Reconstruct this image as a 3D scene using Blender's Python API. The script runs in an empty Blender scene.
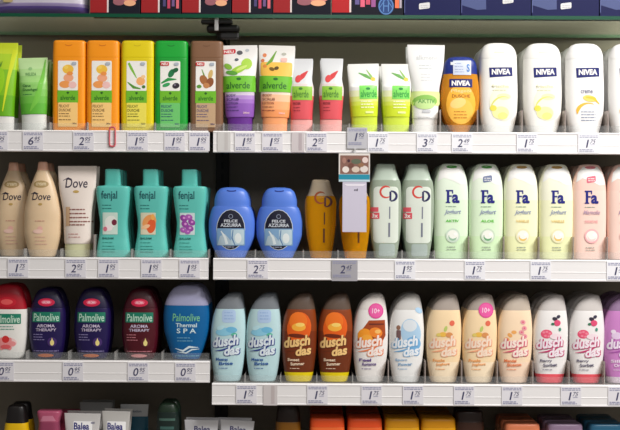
import bpy, bmesh, math, random
from mathutils import Vector

# ------------------------------------------------------------------ camera, world, lights
random.seed(7)
SC = bpy.context.scene
COL = SC.collection
F, D, ROLL, EYE = 1170.0, 2.6, 0.005, 1.40      # focal length (px), distance, roll, eye height
cam = bpy.data.cameras.new('camera')
camo = bpy.data.objects.new('camera', cam)
COL.objects.link(camo)
cam.sensor_width = 36.0
cam.lens = F * 36.0 / 620.0
cam.clip_start = 0.05
camo.location = (0, -D, EYE)
camo.rotation_euler = (math.pi / 2, -ROLL, 0)
SC.camera = camo

world = bpy.data.worlds.new('world')
world.use_nodes = True
world.node_tree.nodes['Background'].inputs[0].default_value = (1.0, 0.97, 0.93, 1)
world.node_tree.nodes['Background'].inputs[1].default_value = 0.155
SC.world = world


def area(name, loc, target, sx, sy, power, col):
    l = bpy.data.lights.new(name, 'AREA')
    l.shape = 'RECTANGLE'
    l.size, l.size_y, l.energy, l.color = sx, sy, power, col
    o = bpy.data.objects.new(name, l)
    COL.objects.link(o)
    o.location = loc
    o.rotation_euler = (Vector(target) - Vector(loc)).to_track_quat('-Z', 'Y').to_euler()
    return o


area('ceiling_tube_light', (1.65, -1.45, 3.1), (0.75, 0.0, 1.3), 1.2, 0.25, 84, (1.0, 0.97, 0.95))
area('ceiling_tube_light', (-1.2, -1.5, 2.75), (-0.4, 0.0, 1.4), 1.3, 0.3, 3, (1.0, 0.92, 0.84))
area('aisle_fill_far', (0.9, -3.4, 2.75), (0.5, 0.0, 1.2), 2.5, 0.6, 16, (1.0, 0.97, 0.96))  # added lamp, broad frontal fill for the shelves
area('panel_fill_overhead', (0.35, -0.22, 2.75), (0.35, 0.2, 1.6), 1.6, 0.15, 7, (1.0, 0.95, 0.86))  # added lamp, brightens the back panel through the glass shelf

SC.view_settings.view_transform = 'Standard'
SC.view_settings.look = 'None'
SC.view_settings.exposure = 0.05
SC.view_settings.gamma = 1.0
SC.view_settings.use_curve_mapping = False

# ------------------------------------------------------------------ materials
MATS = {}


def lin(c):
    c = c / 255.0
    return c / 12.92 if c <= 0.04045 else ((c + 0.055) / 1.055) ** 2.4


def mat(c, rough=0.38, kind='plastic', var=0.0):
    """procedural material from an sRGB colour"""
    key = (tuple(c), rough, kind, var)
    if key in MATS:
        return MATS[key]
    m = bpy.data.materials.new(kind + '_%d_%d_%d' % tuple(c))
    m.use_nodes = True
    nt = m.node_tree
    b = nt.nodes['Principled BSDF']
    rgb = (lin(c[0]), lin(c[1]), lin(c[2]), 1)
    b.inputs['Base Color'].default_value = rgb
    b.inputs['Roughness'].default_value = rough
    if kind == 'plastic':
        b.inputs['Specular IOR Level'].default_value = 0.45
    if kind == 'soft':
        b.inputs['Subsurface Weight'].default_value = 0.12
        b.inputs['Subsurface Radius'].default_value = (.01, .008, .006)
    if kind == 'paper':
        b.inputs['Specular IOR Level'].default_value = 0.25
    if kind == 'metal':
        b.inputs['Metallic'].default_value = 0.9
    if kind == 'liquid':                                   # coloured see-through bottle
        b.inputs['Transmission Weight'].default_value = 0.45
        b.inputs['IOR'].default_value = 1.2
        b.inputs['Roughness'].default_value = 0.12
    if kind == 'clear':                                    # thin clear plastic
        nt.nodes.remove(b)
        out = nt.nodes['Material Output']
        tr = nt.nodes.new('ShaderNodeBsdfTransparent')
        tr.inputs[0].default_value = rgb
        gl = nt.nodes.new('ShaderNodeBsdfPrincipled')
        gl.inputs['Base Color'].default_value = rgb
        gl.inputs['Roughness'].default_value = 0.2
        mx = nt.nodes.new('ShaderNodeMixShader')
        mx.inputs[0].default_value = var
        nt.links.new(tr.outputs[0], mx.inputs[1])
        nt.links.new(gl.outputs[0], mx.inputs[2])
        nt.links.new(mx.outputs[0], out.inputs[0])
    elif var > 0:
        no = nt.nodes.new('ShaderNodeTexNoise')
        no.inputs['Scale'].default_value = 6
        tc = nt.nodes.new('ShaderNodeTexCoord')
        ra = nt.nodes.new('ShaderNodeMix')
        ra.data_type = 'RGBA'
        ra.inputs[6].default_value = tuple(x * (1 - var) for x in rgb[:3]) + (1,)
        ra.inputs[7].default_value = tuple(min(1, x * (1 + var)) for x in rgb[:3]) + (1,)
        nt.links.new(tc.outputs['Object'], no.inputs['Vector'])
        nt.links.new(no.outputs[0], ra.inputs[0])
        nt.links.new(ra.outputs[2], b.inputs['Base Color'])
    MATS[key] = m
    return m


def as_mat(m):
    return mat(m) if isinstance(m, tuple) else m


# ------------------------------------------------------------------ coordinates of the place
def X_at(px, py, Y):
    return (px + (py - 215) * ROLL - 310) * (D + Y) / F


def Z_at(px, py, Y):
    return EYE + (215 - (py - (px - 310) * ROLL)) * (D + Y) / F


def z0(py):                       # height of an (unrolled) picture line on the rail plane
    return EYE + (215 - py) * D / F


# ------------------------------------------------------------------ mesh helpers
class MB:
    """collects faces with material slots, becomes ONE mesh object"""
    def __init__(s):
        s.v, s.f, s.m, s.mats, s.smooth = [], [], [], [], []

    def slot(s, m):
        m = as_mat(m)
        if m not in s.mats:
            s.mats.append(m)
        return s.mats.index(m)

    def add(s, verts, faces, m, smooth=False):
        o = len(s.v)
        k = s.slot(m)
        s.v += [tuple(p) for p in verts]
        for f in faces:
            s.f.append([i + o for i in f])
            s.m.append(k)
            s.smooth.append(smooth)

    def box(s, x0, x1, y0, y1, za, zb, m, bev=0.0):
        if bev:
            bm = bmesh.new()
            bmesh.ops.create_cube(bm, size=1)
            for v in bm.verts:
                v.co = Vector(((x0 + x1) / 2 + v.co.x * (x1 - x0), (y0 + y1) / 2 + v.co.y * (y1 - y0), (za + zb) / 2 + v.co.z * (zb - za)))
            bmesh.ops.bevel(bm, geom=bm.edges[:], offset=bev, segments=2, affect='EDGES', profile=0.5)
            bm.verts.index_update()
            s.add([v.co[:] for v in bm.verts], [[v.index for v in f.verts] for f in bm.faces], m)
            bm.free()
            return
        v = [(x0, y0, za), (x1, y0, za), (x1, y1, za), (x0, y1, za), (x0, y0, zb), (x1, y0, zb), (x1, y1, zb), (x0, y1, zb)]
        s.add(v, [(0, 3, 2, 1), (4, 5, 6, 7), (0, 1, 5, 4), (1, 2, 6, 5), (2, 3, 7, 6), (3, 0, 4, 7)], m)

    def prism(s, pts, x0, x1, m):
        """closed outline in (y, z), extruded along x"""
        n = len(pts)
        v = [(x0, y, z) for y, z in pts] + [(x1, y, z) for y, z in pts]
        s.add(v, [(i, (i + 1) % n, n + (i + 1) % n, n + i) for i in range(n)] + [list(range(n))[::-1], list(range(n, 2 * n))], m)

    def build(s, name, parent=None):
        me = bpy.data.meshes.new(name)
        me.from_pydata(s.v, [], s.f)
        for m in s.mats:
            me.materials.append(m)
        for p, k, sm in zip(me.polygons, s.m, s.smooth):
            p.material_index = k
            p.use_smooth = sm
        bm = bmesh.new()
        bm.from_mesh(me)
        if s.fixn:
            bmesh.ops.recalc_face_normals(bm, faces=bm.faces[:])
        bm.to_mesh(me)
        bm.free()
        o = bpy.data.objects.new(name, me)
        COL.objects.link(o)
        if parent:
            o.parent = parent
        return o
    fixn = True


def tag(o, label, cat, group=None):
    o['label'] = label
    o['category'] = cat
    if group:
        o['group'] = group
    return o


def empty(name, loc, rot=(0, 0, 0)):
    o = bpy.data.objects.new(name, None)
    o.empty_display_size = 0.02
    COL.objects.link(o)
    o.location = loc
    o.rotation_euler = rot
    return o


def structure(o):
    o['kind'] = 'structure'
    return o


def dup(root, loc, label, group=None, rot=None):
    r = root.copy()
    COL.objects.link(r)
    r.location = loc
    if rot is not None:
        r.rotation_euler = rot
    r['label'] = label
    if group:
        r['group'] = group
    for ch in [c for c in ALLCH.get(root.name, root.children)]:
        c = ch.copy()
        COL.objects.link(c)
        c.parent = r
        for g in list(ch.children):
            d = g.copy()
            COL.objects.link(d)
            d.parent = c
    return r


ALLCH = {}


def pchip(xs, ys):
    """monotone cubic through (xs ascending, ys)"""
    n = len(xs)
    h = [xs[i + 1] - xs[i] for i in range(n - 1)]
    dl = [(ys[i + 1] - ys[i]) / h[i] for i in range(n - 1)]
    m = [0.0] * n
    if n == 2:
        m = [dl[0]] * 2
    else:
        for i in range(1, n - 1):
            if dl[i - 1] * dl[i] > 0:
                w1, w2 = 2 * h[i] + h[i - 1], h[i] + 2 * h[i - 1]
                m[i] = (w1 + w2) / (w1 / dl[i - 1] + w2 / dl[i])
        m[0], m[-1] = dl[0], dl[-1]

    def f(x):
        if x <= xs[0]:
            return ys[0]
        if x >= xs[-1]:
            return ys[-1]
        i = 0
        while x > xs[i + 1]:
            i += 1
        t = (x - xs[i]) / h[i]
        return (ys[i] * (1 + 2 * t) * (1 - t) ** 2 + m[i] * h[i] * t * (1 - t) ** 2 + ys[i + 1] * t * t * (3 - 2 * t) + m[i + 1] * h[i] * t * t * (t - 1))
    return f


class Form:
    """a container's outer surface: half width, half depth and centre by height"""
    def __init__(s, cx, k, zof, rows, n):
        rows = sorted(rows, key=lambda r: -r[0])                # base first
        zs = [zof(r[0]) for r in rows]
        zs[0] = 0.0
        s.w = pchip(zs, [(r[2] - r[1]) / 2 * k for r in rows])
        s.d = pchip(zs, [r[3] / 2000.0 for r in rows])
        s.c = pchip(zs, [((r[1] + r[2]) / 2 - cx) * k for r in rows])
        s.n, s.zs, s.top = n, zs, zs[-1]

    def y(s, x, z):
        u = min(0.995, abs((x - s.c(z)) / max(s.w(z), 1e-4)))
        return -s.d(z) * (1 - u ** s.n) ** (1 / s.n)

    def loft(s, mb, za, zb, colours, ra=0.002, rb=0.002, grow=0.0, segs=48):
        """colours: list of (z_from, colour) from the bottom up, or one colour"""
        if not isinstance(colours, list):
            colours = [(-1, colours)]
        cuts = [z for z in s.zs if za < z < zb] + [z for z, _ in colours if za < z < zb]
        z, lev = za, []
        while z < zb:
            lev.append(z)
            z += 0.004
        lev = sorted(set([round(v, 6) for v in lev + cuts + [zb]]))
        lev = [v for v in lev if za + ra < v < zb - rb]
        rings = []
        for t in range(5):
            a = t / 4 * math.pi / 2
            rings.append((za + ra * (1 - math.sin(a)) if False else za + ra * (1 - math.cos(a)), ra * (1 - math.sin(a))))
        rings += [(v, 0) for v in lev]
        for t in range(5):
            a = (1 - t / 4) * math.pi / 2
            rings.append((zb - rb * (1 - math.cos(a)), rb * (1 - math.sin(a))))
        V = []
        for z, ins in rings:
            w = max(s.w(z) + grow - ins, 0.0004)
            dd = max(s.d(z) + grow - ins, 0.0004)
            c = s.c(z)
            for i in range(segs):
                a = 2 * math.pi * i / segs
                ca, sa = math.cos(a), math.sin(a)
                e = 2 / s.n
                V.append((c + w * math.copysign(abs(ca) ** e, ca), dd * math.copysign(abs(sa) ** e, sa), z))
        for r in range(len(rings) - 1):
            zm = (rings[r][0] + rings[r + 1][0]) / 2
            col = [cc for zz, cc in colours if zz <= zm][-1]
            fs = [(r * segs + i, r * segs + (i + 1) % segs, (r + 1) * segs + (i + 1) % segs, (r + 1) * segs + i) for i in range(segs)]
            if r == 0:
                mb.add(V, fs, col, True)
                base = len(mb.v) - len(V)
            else:
                k = mb.slot(col)
                for f in fs:
                    mb.f.append([j + base for j in f])
                    mb.m.append(k)
                    mb.smooth.append(True)
        for fl, col in ((list(range(segs))[::-1], colours[0][1]), (list(range((len(rings) - 1) * segs, len(rings) * segs)), colours[-1][1])):
            k = mb.slot(col)
            mb.f.append([j + base for j in fl])
            mb.m.append(k)
            mb.smooth.append(False)


# lettering as flat (x, z) triangles
TXT = {}


def text_tris(s, shear=0.0, bold=0.0):
    key = (s, shear, bold)
    if key not in TXT:
        cu = bpy.data.curves.new('t', 'FONT')
        cu.body = s
        cu.shear = shear
        cu.offset = bold
        cu.resolution_u = 3
        o = bpy.data.objects.new('t', cu)
        COL.objects.link(o)
        me = bpy.data.meshes.new_from_object(o.evaluated_get(bpy.context.evaluated_depsgraph_get()))
        vs = [(v.co.x, v.co.y) for v in me.vertices]
        fs = [list(p.vertices) for p in me.polygons]
        bpy.data.objects.remove(o)
        bpy.data.curves.remove(cu)
        bpy.data.meshes.remove(me)
        xs = [v[0] for v in vs]
        ys = [v[1] for v in vs]
        a, b, c, d = min(xs), max(xs), min(ys), max(ys)
        TXT[key] = ([((x - a) / (b - a), (y - c) / (d - c)) for x, y in vs], fs)
    return TXT[key]


class Print:
    """printed marks in picture units, laid on a surface y(x, z)"""
    def __init__(s, tox, toz, ysurf, flat=False):
        s.tox, s.toz, s.ys, s.flat = tox, toz, ysurf, flat
        s.mb = MB()
        s.mb.fixn = False
        s.layer = 0.00028
        s.keep = False
        s.thin = None

    def _put(s, pts, faces, m):
        if s.thin:
            m = mat(m, *s.thin) if isinstance(m, tuple) else m
        elif isinstance(m, tuple):
            m = mat(m, 0.42, 'plastic')
        P = [(s.tox(a), s.toz(b)) for a, b in pts]
        s.layer += 0.00007
        if s.flat:
            s.mb.add([(x, s.ys(x, z) - s.layer, z) for x, z in P], faces, m)
            return
        bm = bmesh.new()
        vs = [bm.verts.new((x, 0, z)) for x, z in P]
        for f in faces:
            try:
                bm.faces.new([vs[i] for i in f])
            except ValueError:
                pass
        big = [f for f in bm.faces if len(f.verts) > 4]
        if big:
            bmesh.ops.triangulate(bm, faces=big)
        xs = [p[0] for p in P]
        zs = [p[1] for p in P]
        g = 0.0035
        i = math.ceil(min(xs) / g)
        while i * g < max(xs):
            bmesh.ops.bisect_plane(bm, geom=bm.verts[:] + bm.edges[:] + bm.faces[:], plane_co=(i * g, 0, 0), plane_no=(1, 0, 0), dist=1e-7)
            i += 1
        i = math.ceil(min(zs) / 0.008)
        while i * 0.008 < max(zs):
            bmesh.ops.bisect_plane(bm, geom=bm.verts[:] + bm.edges[:] + bm.faces[:], plane_co=(0, 0, i * 0.008), plane_no=(0, 0, 1), dist=1e-7)
            i += 1
        for v in bm.verts:
            v.co.y = s.ys(v.co.x, v.co.z) - s.layer
        bm.verts.index_update()
        # faces look towards -y
        for f in bm.faces:
            f.normal_update()
        s.mb.add([v.co[:] for v in bm.verts], [[v.index for v in (f.verts if f.normal.y < 0 else reversed(f.verts[:]))] for f in bm.faces], m, True)
        bm.free()

    def poly(s, pts, m):
        s._put(pts, [list(range(len(pts)))], m)

    def rect(s, x0, y0, x1, y1, m, r=0, sl=0):
        """r corner radius, sl upward slant of the right end (px)"""
        if r <= 0:
            s.poly([(x0, y1), (x1, y1 - sl), (x1, y0 - sl), (x0, y0)], m)
            return
        P = []
        for cx, cy, a0 in ((x1 - r, y1 - r, 0), (x0 + r, y1 - r, 90), (x0 + r, y0 + r, 180), (x1 - r, y0 + r, 270)):
            for t in (0, 30, 60, 90):
                a = math.radians(a0 + t)
                P.append((cx + r * math.cos(a), cy + r * math.sin(a)))
        P = [(x, y - sl * (x - x0) / (x1 - x0)) for x, y in P]
        s.poly(P, m)

    def ell(s, cx, cy, rx, ry, m, rot=0, n=20):
        c, q = math.cos(math.radians(rot)), math.sin(math.radians(rot))
        P = []
        for i in range(n):
            a = 2 * math.pi * i / n
            x, y = rx * math.cos(a), ry * math.sin(a)
            P.append((cx + x * c - y * q, cy + x * q + y * c))
        s.poly(P, m)

    def stroke(s, pts, w, m):
        n = len(pts)
        L, R = [], []
        for i, (x, y) in enumerate(pts):
            a, b = pts[max(0, i - 1)], pts[min(n - 1, i + 1)]
            dx, dy = b[0] - a[0], b[1] - a[1]
            l = math.hypot(dx, dy) or 1
            ww = w[i] if isinstance(w, (list, tuple)) else w
            L.append((x - dy / l * ww / 2, y + dx / l * ww / 2))
            R.append((x + dy / l * ww / 2, y - dx / l * ww / 2))
        s._put(L + R, [(i, i + 1, n + i + 1, n + i) for i in range(n - 1)], m)

    def arc(s, cx, cy, rx, ry, a0, a1, w, m, n=12):
        s.stroke([(cx + rx * math.cos(math.radians(a0 + (a1 - a0) * i / n)), cy + ry * math.sin(math.radians(a0 + (a1 - a0) * i / n))) for i in range(n + 1)], w, m)

    def text(s, t, x0, y0, x1, y1, m, shear=0.0, bold=0.02, sl=0.0):
        vs, fs = text_tris(t, shear, bold)
        s._put([(x0 + u * (x1 - x0), y1 - v * (y1 - y0) - sl * u) for u, v in vs], fs, m)

    def lines(s, x0, x1, ys, m, h=0.8, ragged=True):
        """rows too small to read: short dashes like words"""
        for i, y in enumerate(ys):
            e = x1 - (0.22 * (x1 - x0) * ((i * 7 + 3) % 4) / 3 if ragged else 0)
            x = x0
            j = 0
            while x < e - 0.6:
                w = min(e - x, 1.6 + ((i * 5 + j * 3) % 4) * 0.8)
                s.rect(x, y - h / 2, x + w, y + h / 2, m)
                s.layer -= 0.00007
                x += w + 0.6
                j += 1
            s.layer += 0.00007

    def build(s, name, parent=None):
        return s.mb.build(name, parent)


# ------------------------------------------------------------------ the fixture
ROWS = {}
TOP1, TOP2, TOP3L, TOP3R = 131.3, 258.6, 361.8, 383.9
RAIL = 21.6
for key, py in (('1', TOP1), ('2', TOP2), ('3L', TOP3L), ('3R', TOP3R), ('4', 505.0)):
    ROWS[key] = z0(py) - 0.001
GLASS_TOP = z0(14.6)

WALL_Y = 0.27
SPLIT = X_at(210.5, 200, 0)
XL, XR = -0.95, 0.95

mb = MB()
mb.box(-1.3, 1.3, WALL_Y, WALL_Y + 0.02, 0.0, 2.3, mat((150, 141, 126), 0.55, 'plastic', 0.08))
structure(mb.build('wall_back'))
mb = MB()
mb.box(-3, 3, -4.6, WALL_Y + 0.02, -0.05, 0.0, mat((176, 168, 156), 0.4, 'plastic', 0.1))
structure(mb.build('floor'))

RAILW = mat((236, 234, 234), 0.45)
BOARD = mat((104, 100, 96), 0.5)
CLEAR = mat((250, 251, 251), 0.15, 'clear', 0.05)


def shelf(label, x0, x1, zt, depth=WALL_Y):
    root = empty('shelf', ((x0 + x1) / 2, 0, zt))
    tag(root, label, 'shelf', 'white shelves with price rails')
    hx = (x1 - x0) / 2
    b = MB()
    b.box(-hx, hx, 0.012, depth - 0.001, -0.022, 0, BOARD, 0.001)
    b.build('shelf_board', root)
    h = RAIL * D / F
    b = MB()                                                   # price rail: lip, ridge, lower lip
    t = 0.001
    b.prism([(0.0118, t), (0.002, t), (0.0, t - 0.002), (0.0, t - 0.0035), (0.0009, t - 0.0045), (0.0009, t - h * 0.56), (0.0004, t - h * 0.575), (0.0004, t - h * 0.6),
             (0.0009, t - h * 0.615), (0.0009, t - h + 0.0045), (0.0, t - h + 0.0035), (0.0, t - h + 0.001), (0.002, t - h), (0.0118, t - h)], -hx, hx, RAILW)
    b.build('price_rail', root)
    b = MB()                                                   # clear front stop
    b.box(-hx + 0.002, hx - 0.002, 0.0135, 0.0147, 0.0004, 0.0175, CLEAR)
    b.build('front_guard', root)
    return root


shelf('upper left white shelf carrying orange, yellow and green bottles', XL, X_at(208.2, 140, 0), ROWS['1'])
shelf('upper right white shelf carrying tubes and white rounded bottles', X_at(213.2, 140, 0), XR, ROWS['1'])
shelf('middle left white shelf carrying cream and turquoise bottles', XL, X_at(208.2, 270, 0), ROWS['2'])
shelf('middle right white shelf carrying blue, amber and pastel bottles', X_at(213.2, 270, 0), XR, ROWS['2'])
shelf('lower left white shelf carrying dark purple and blue bottles', XL, X_at(209.5, 370, 0), ROWS['3L'])
shelf('lower right white shelf, set lower, carrying leaning oval bottles', X_at(212.0, 392, 0), XR, ROWS['3R'])
shelf('bottom shelf under the dark row of tubes and flat capped bottles', XL, XR, ROWS['4'])

# glass shelf on black brackets
g = empty('glass_shelf', (0, 0, GLASS_TOP))
tag(g, 'clear glass shelf with dark green edge under the boxes at the top', 'glass shelf')
b = MB()
b.box(XL, XR, 0.0015, 0.262, -0.008, 0, mat((232, 238, 230), 0.05, 'clear', 0.07))
b.build('glass_pane', g)
b = MB()
b.box(XL, XR, 0.0, 0.0014, -0.008, 0, mat((14, 74, 52), 0.15))
b.build('front_edge', g)
b = MB()
b.box(XL, XR, 0.2625, 0.2685, -0.008, 0, mat((120, 150, 122), 0.3))
b.build('rear_edge', g)

up = MB()
ux = X_at(222, 200, 0.25)
up.box(ux - 0.016, ux + 0.016, WALL_Y - 0.014, WALL_Y - 0.0005, 0.0, 2.28, mat((34, 31, 30), 0.5))
for i in range(60):
    up.box(ux - 0.003, ux + 0.003, WALL_Y - 0.0145, WALL_Y - 0.0139, 0.4 + i * 0.03, 0.418 + i * 0.03, mat((8, 8, 8), 0.6))
tag(up.build('slotted_upright'), 'black slotted steel upright behind the gap between left and right shelves', 'upright')

br = empty('shelf_bracket', (X_at(217, 20, 0.03), 0.03, GLASS_TOP - 0.0085))
tag(br, 'black clamp with steel clip holding the glass shelf from below', 'bracket')
b = MB()
bk = mat((14, 13, 13), 0.45)
b.box(-0.035, 0.035, -0.012, 0.010, -0.009, 0, bk, 0.002)
b.prism([(0.010, 0), (0.238, 0), (0.238, -0.10), (0.215, -0.10), (0.19, -0.035), (0.010, -0.009)], 0.004, 0.010, bk)
b.box(-0.024, 0.05, 0.0, 0.03, -0.026, -0.0095, bk, 0.006)
b.box(0.006, 0.05, 0.001, 0.012, -0.042, -0.027, bk, 0.004)
b.build('clamp', br)
b = MB()
b.box(-0.0045, 0.0045, -0.017, -0.0125, -0.026, 0.004, mat((190, 190, 188), 0.3, 'metal'), 0.001)
b.build('steel_clip', br)

# ------------------------------------------------------------------ products
YF = 0.030
ORD = {1: 'one place', 2: 'two places', 3: 'three places', 4: 'four places'}


def product(name, cat, group, row, cx, rows, n, body, paint, items, cap=None, ydepth=None, back=None, front=YF, bev=0.002, extra=None, label_part=True, gap=0.004, capname='cap', topr=0.002, seam=0.0003):
    """rows: (py, x_left, x_right, depth_mm) outline as seen; items: (cx, label, short, where) per file on the shelf;
    cap: (py_split, colour, 'top'|'bottom')"""
    dmax = max(r[3] for r in rows) / 1000.0
    Yc = front + dmax / 2
    k = (D + Yc) / F
    zs = ROWS[row]
    zof = lambda py: Z_at(cx, py, Yc) - zs
    form = Form(cx, k, zof, rows, n)
    rm = sum(r[0] for r in rows) / len(rows)
    root = empty(name, (X_at(cx, rm, Yc), Yc, zs + 0.0002))
    top = form.top
    bcol = body if not isinstance(body, list) else [(-1, body[0][1])] + [(zof(p), c) for p, c in body[1:]]
    mb = MB()
    if cap and cap[2] == 'top':
        form.loft(mb, 0, zof(cap[0]), bcol, bev, seam)
        cm = MB()
        form.loft(cm, zof(cap[0]) + 0.0001, top, cap[1], seam, topr, 0.0001)
        cm.build(capname, root)
    elif cap:
        form.loft(mb, zof(cap[0]) + 0.0003, top, bcol, 0.0008, topr)
        cm = MB()
        form.loft(cm, 0, zof(cap[0]), cap[1], bev, 0.0008, 0.0)
        cm.build(capname, root)
    else:
        form.loft(mb, 0, top, bcol, bev, topr)
    mb.build('body' if 'tube' not in name else 'tube_body', root)
    if paint:
        pr = Print(lambda px: (px - cx) * k, zof, form.y)
        paint(pr)
        pr.build('printed_label', root)
    if extra:
        extra(root, form, k, zof)
    src = root
    ALLCH[root.name] = list(root.children)
    step = dmax + gap
    for i, it in enumerate(items):
        px, lab, short, where = it[:4]
        tilt = it[4] if len(it) > 4 else 0.0
        dy = it[5] if len(it) > 5 else 0.0
        x = X_at(px, rm, Yc)
        if i == 0:
            src.location.x = x
            src.rotation_euler = (0, math.radians(tilt), 0)
            src.location.y += dy
            tag(src, lab, cat, group)
        else:
            o = dup(src, (x, Yc + dy, zs + 0.0002), lab, group, (0, math.radians(tilt), 0))
        dx = abs(px - 310)
        nb = back if back is not None else (3 if dx > 190 else 2 if dx > 90 else 1)
        if nb and it[6:] != ('none',):
            for j in range(1, nb + 1):
                if Yc + dy + j * step + dmax / 2 > WALL_Y - 0.016:
                    break
                jx = x + random.uniform(-0.0006, 0.0006)
                dup(src, (jx, Yc + dy + j * step, zs + 0.0002), '%s standing %s behind the %s' % (short, ORD[j], where), group)
    return src


# ---- upper shelf, left: rectangular bottles
W = (244, 242, 236)
INK = (70, 66, 60)


def paint_botanic(top, art, low, ink, sale=False):
    def f(p):
        x0, x1 = 60.0, 79.8
        p.rect(x0, 62, x1, 91.5, top, 1)
        art(p)
        p.rect(x0 - .4, 91.5, x1 + .4, 103.5, (112, 186, 40))
        p.rect(x0 + .2, 103.5, x1, 127.5, low, 1)
        p.poly([(68.4, 93.6), (70, 95.4), (71.6, 93.6), (70, 92.6)], (30, 90, 30))
        p.text('alverde', x0 + 2.6, 96.4, x1 - 2.6, 101, (36, 104, 30), 0, .01)
        p.text('FEUCHT', x0 + 1.2, 105.6, x0 + 11.5, 108.4, ink, 0, .01)
        p.text('DUSCHE', x0 + 1.2, 109.6, x0 + 13, 112.4, ink, 0, .01)
        p.lines(x0 + 1.2, x0 + 14, (114.6, 117, 120.6), ink, .7)
        p.text('200ml', x1 - 5, 123.4, x1 - 1, 125, ink)
        if sale:
            p.rect(x0, 63, x0 + 8.6, 66.6, (206, 40, 44), .8)
            p.text('NEU', x0 + 1.4, 63.6, x0 + 7.4, 66, W, 0, .03)
        p.rect(x1 - 6, 63.4, x1 - 1.4, 66.4, (176, 184, 196), 1)
    return f


def art_peach(p):
    p.ell(70, 70.5, 5.6, 4.6, (246, 196, 70))
    p.ell(68, 68.5, 2.2, 1.8, (252, 214, 96))
    p.ell(70.5, 79, 5, 4, (244, 170, 130))
    p.ell(67, 85.5, 5.6, 3.6, (242, 158, 84))
    p.ell(74.6, 86, 4, 3.4, (244, 196, 190))
    p.ell(72, 74.6, 3, 2, (240, 150, 70))


def art_aloe_peach(p):
    p.stroke([(62, 64), (65, 70), (70, 79)], [2.2, 2.6, .8], (128, 190, 60))
    p.ell(74, 82, 4.4, 4.2, (246, 178, 110))
    p.ell(76.6, 77.6, 2.2, 1.8, (248, 206, 150))
    p.stroke([(61, 83), (67, 88), (74, 89.6)], [.8, 2.8, 1], (84, 150, 46))
    p.ell(77, 87.6, 1.8, 1.6, (70, 120, 40))


def art_olive(p):
    p.ell(71, 74, 2.8, 4.6, (26, 120, 70), 30)
    p.ell(75, 71, 3.2, 2.2, (20, 96, 56), -30)
    p.stroke([(61, 84), (68, 80), (76, 80)], [1.2, 3.4, .8], (40, 150, 70))
    p.ell(66, 85.6, 4, 1.8, (50, 160, 90), -20)
    p.ell(75.6, 86.4, 3.6, 2.8, (50, 40, 52), -15)
    p.ell(74.6, 85.6, 1, .7, (140, 132, 150))


def art_nut(p):
    p.stroke([(66, 70), (69, 78), (70, 88)], [.8, 1.8, 1], (110, 150, 60))
    p.ell(74.6, 75, 2.2, 4.8, (214, 180, 110), 15)
    p.ell(68, 80.6, 3.8, 5.2, (168, 106, 58), -30)
    p.ell(74, 83, 3.6, 5, (146, 84, 46), 25)
    p.ell(70.6, 86, 3.2, 2.8, (196, 132, 80))
    p.ell(63.4, 87, 2.4, 1.8, (90, 150, 50))


BOX_ROWS = [(41.5, 55.5, 85.5, 40), (43.5, 54.4, 86.6, 42), (60, 54.0, 87.0, 43), (100, 54.0, 87.0, 43), (132, 54.4, 87.2, 43)]


def lip_extra(col):
    """thumb notch of the flip lid"""
    def f(root, form, k, zof):
        b = Print(lambda px: (px - 70.5) * k, zof, form.y)
        b.arc(70.5, 45.4, 3.6, 1.6, 20, 160, .8, col)
        b.build('lid_notch', root)
    return f


G1 = 'rectangular shower bottles on the upper left shelf'
product('shower_bottle', 'bottle', G1, '1', 70.5, BOX_ROWS, 6, (250, 152, 12), paint_botanic(W, art_peach, (252, 208, 130), (120, 80, 40)), [
    (70.5, 'orange rectangular shower bottle with fruit label, left one of the two orange bottles', 'orange rectangular bottle', 'left one of the orange bottles'),
    (104, 'orange rectangular shower bottle with fruit label, right of its twin and beside the yellow bottle', 'orange rectangular bottle', 'orange bottle beside the yellow one')],
    cap=(58.5, (250, 152, 12), 'top'), extra=lip_extra((214, 112, 8)), capname='flip_lid')
product('shower_bottle', 'bottle', G1, '1', 70.5, BOX_ROWS, 6, (228, 206, 6), paint_botanic(W, art_aloe_peach, (240, 226, 90), (96, 92, 30)), [
    (138.6, 'bright yellow rectangular shower bottle with green stalk and peach on its label', 'yellow rectangular bottle', 'yellow bottle between orange and green')],
    cap=(58.5, (230, 208, 6), 'top'), extra=lip_extra((206, 180, 4)), capname='flip_lid')
product('shower_bottle', 'bottle', G1, '1', 70.5, BOX_ROWS, 6, (18, 158, 50), paint_botanic(W, art_olive, (110, 200, 110), (30, 70, 110), True), [
    (172, 'green rectangular shower bottle with olives on its label', 'green rectangular bottle', 'green bottle with olives')],
    cap=(58.5, (20, 166, 52), 'top'), extra=lip_extra((10, 120, 36)), capname='flip_lid')
product('shower_bottle', 'bottle', G1, '1', 70.5, BOX_ROWS, 6, (126, 90, 64), paint_botanic(W, art_nut, (196, 164, 128), (80, 70, 120), True), [
    (207.2, 'brown rectangular shower bottle with nuts on its label at the shelf end', 'brown rectangular bottle', 'brown bottle with nuts')],
    cap=(58.5, (130, 93, 66), 'top'), extra=lip_extra((112, 76, 50)), capname='flip_lid', back=2)


# ---- upper shelf: tubes standing on their caps
def band(y0, y1, ca, cb, n=6):
    """printed colour run from the bottom (y1) up to y0"""
    return [(y1 - (y1 - y0) * i / n, tuple(int(ca[j] + (cb[j] - ca[j]) * (i + .5) / n) for j in range(3))) for i in range(n)]


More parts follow.
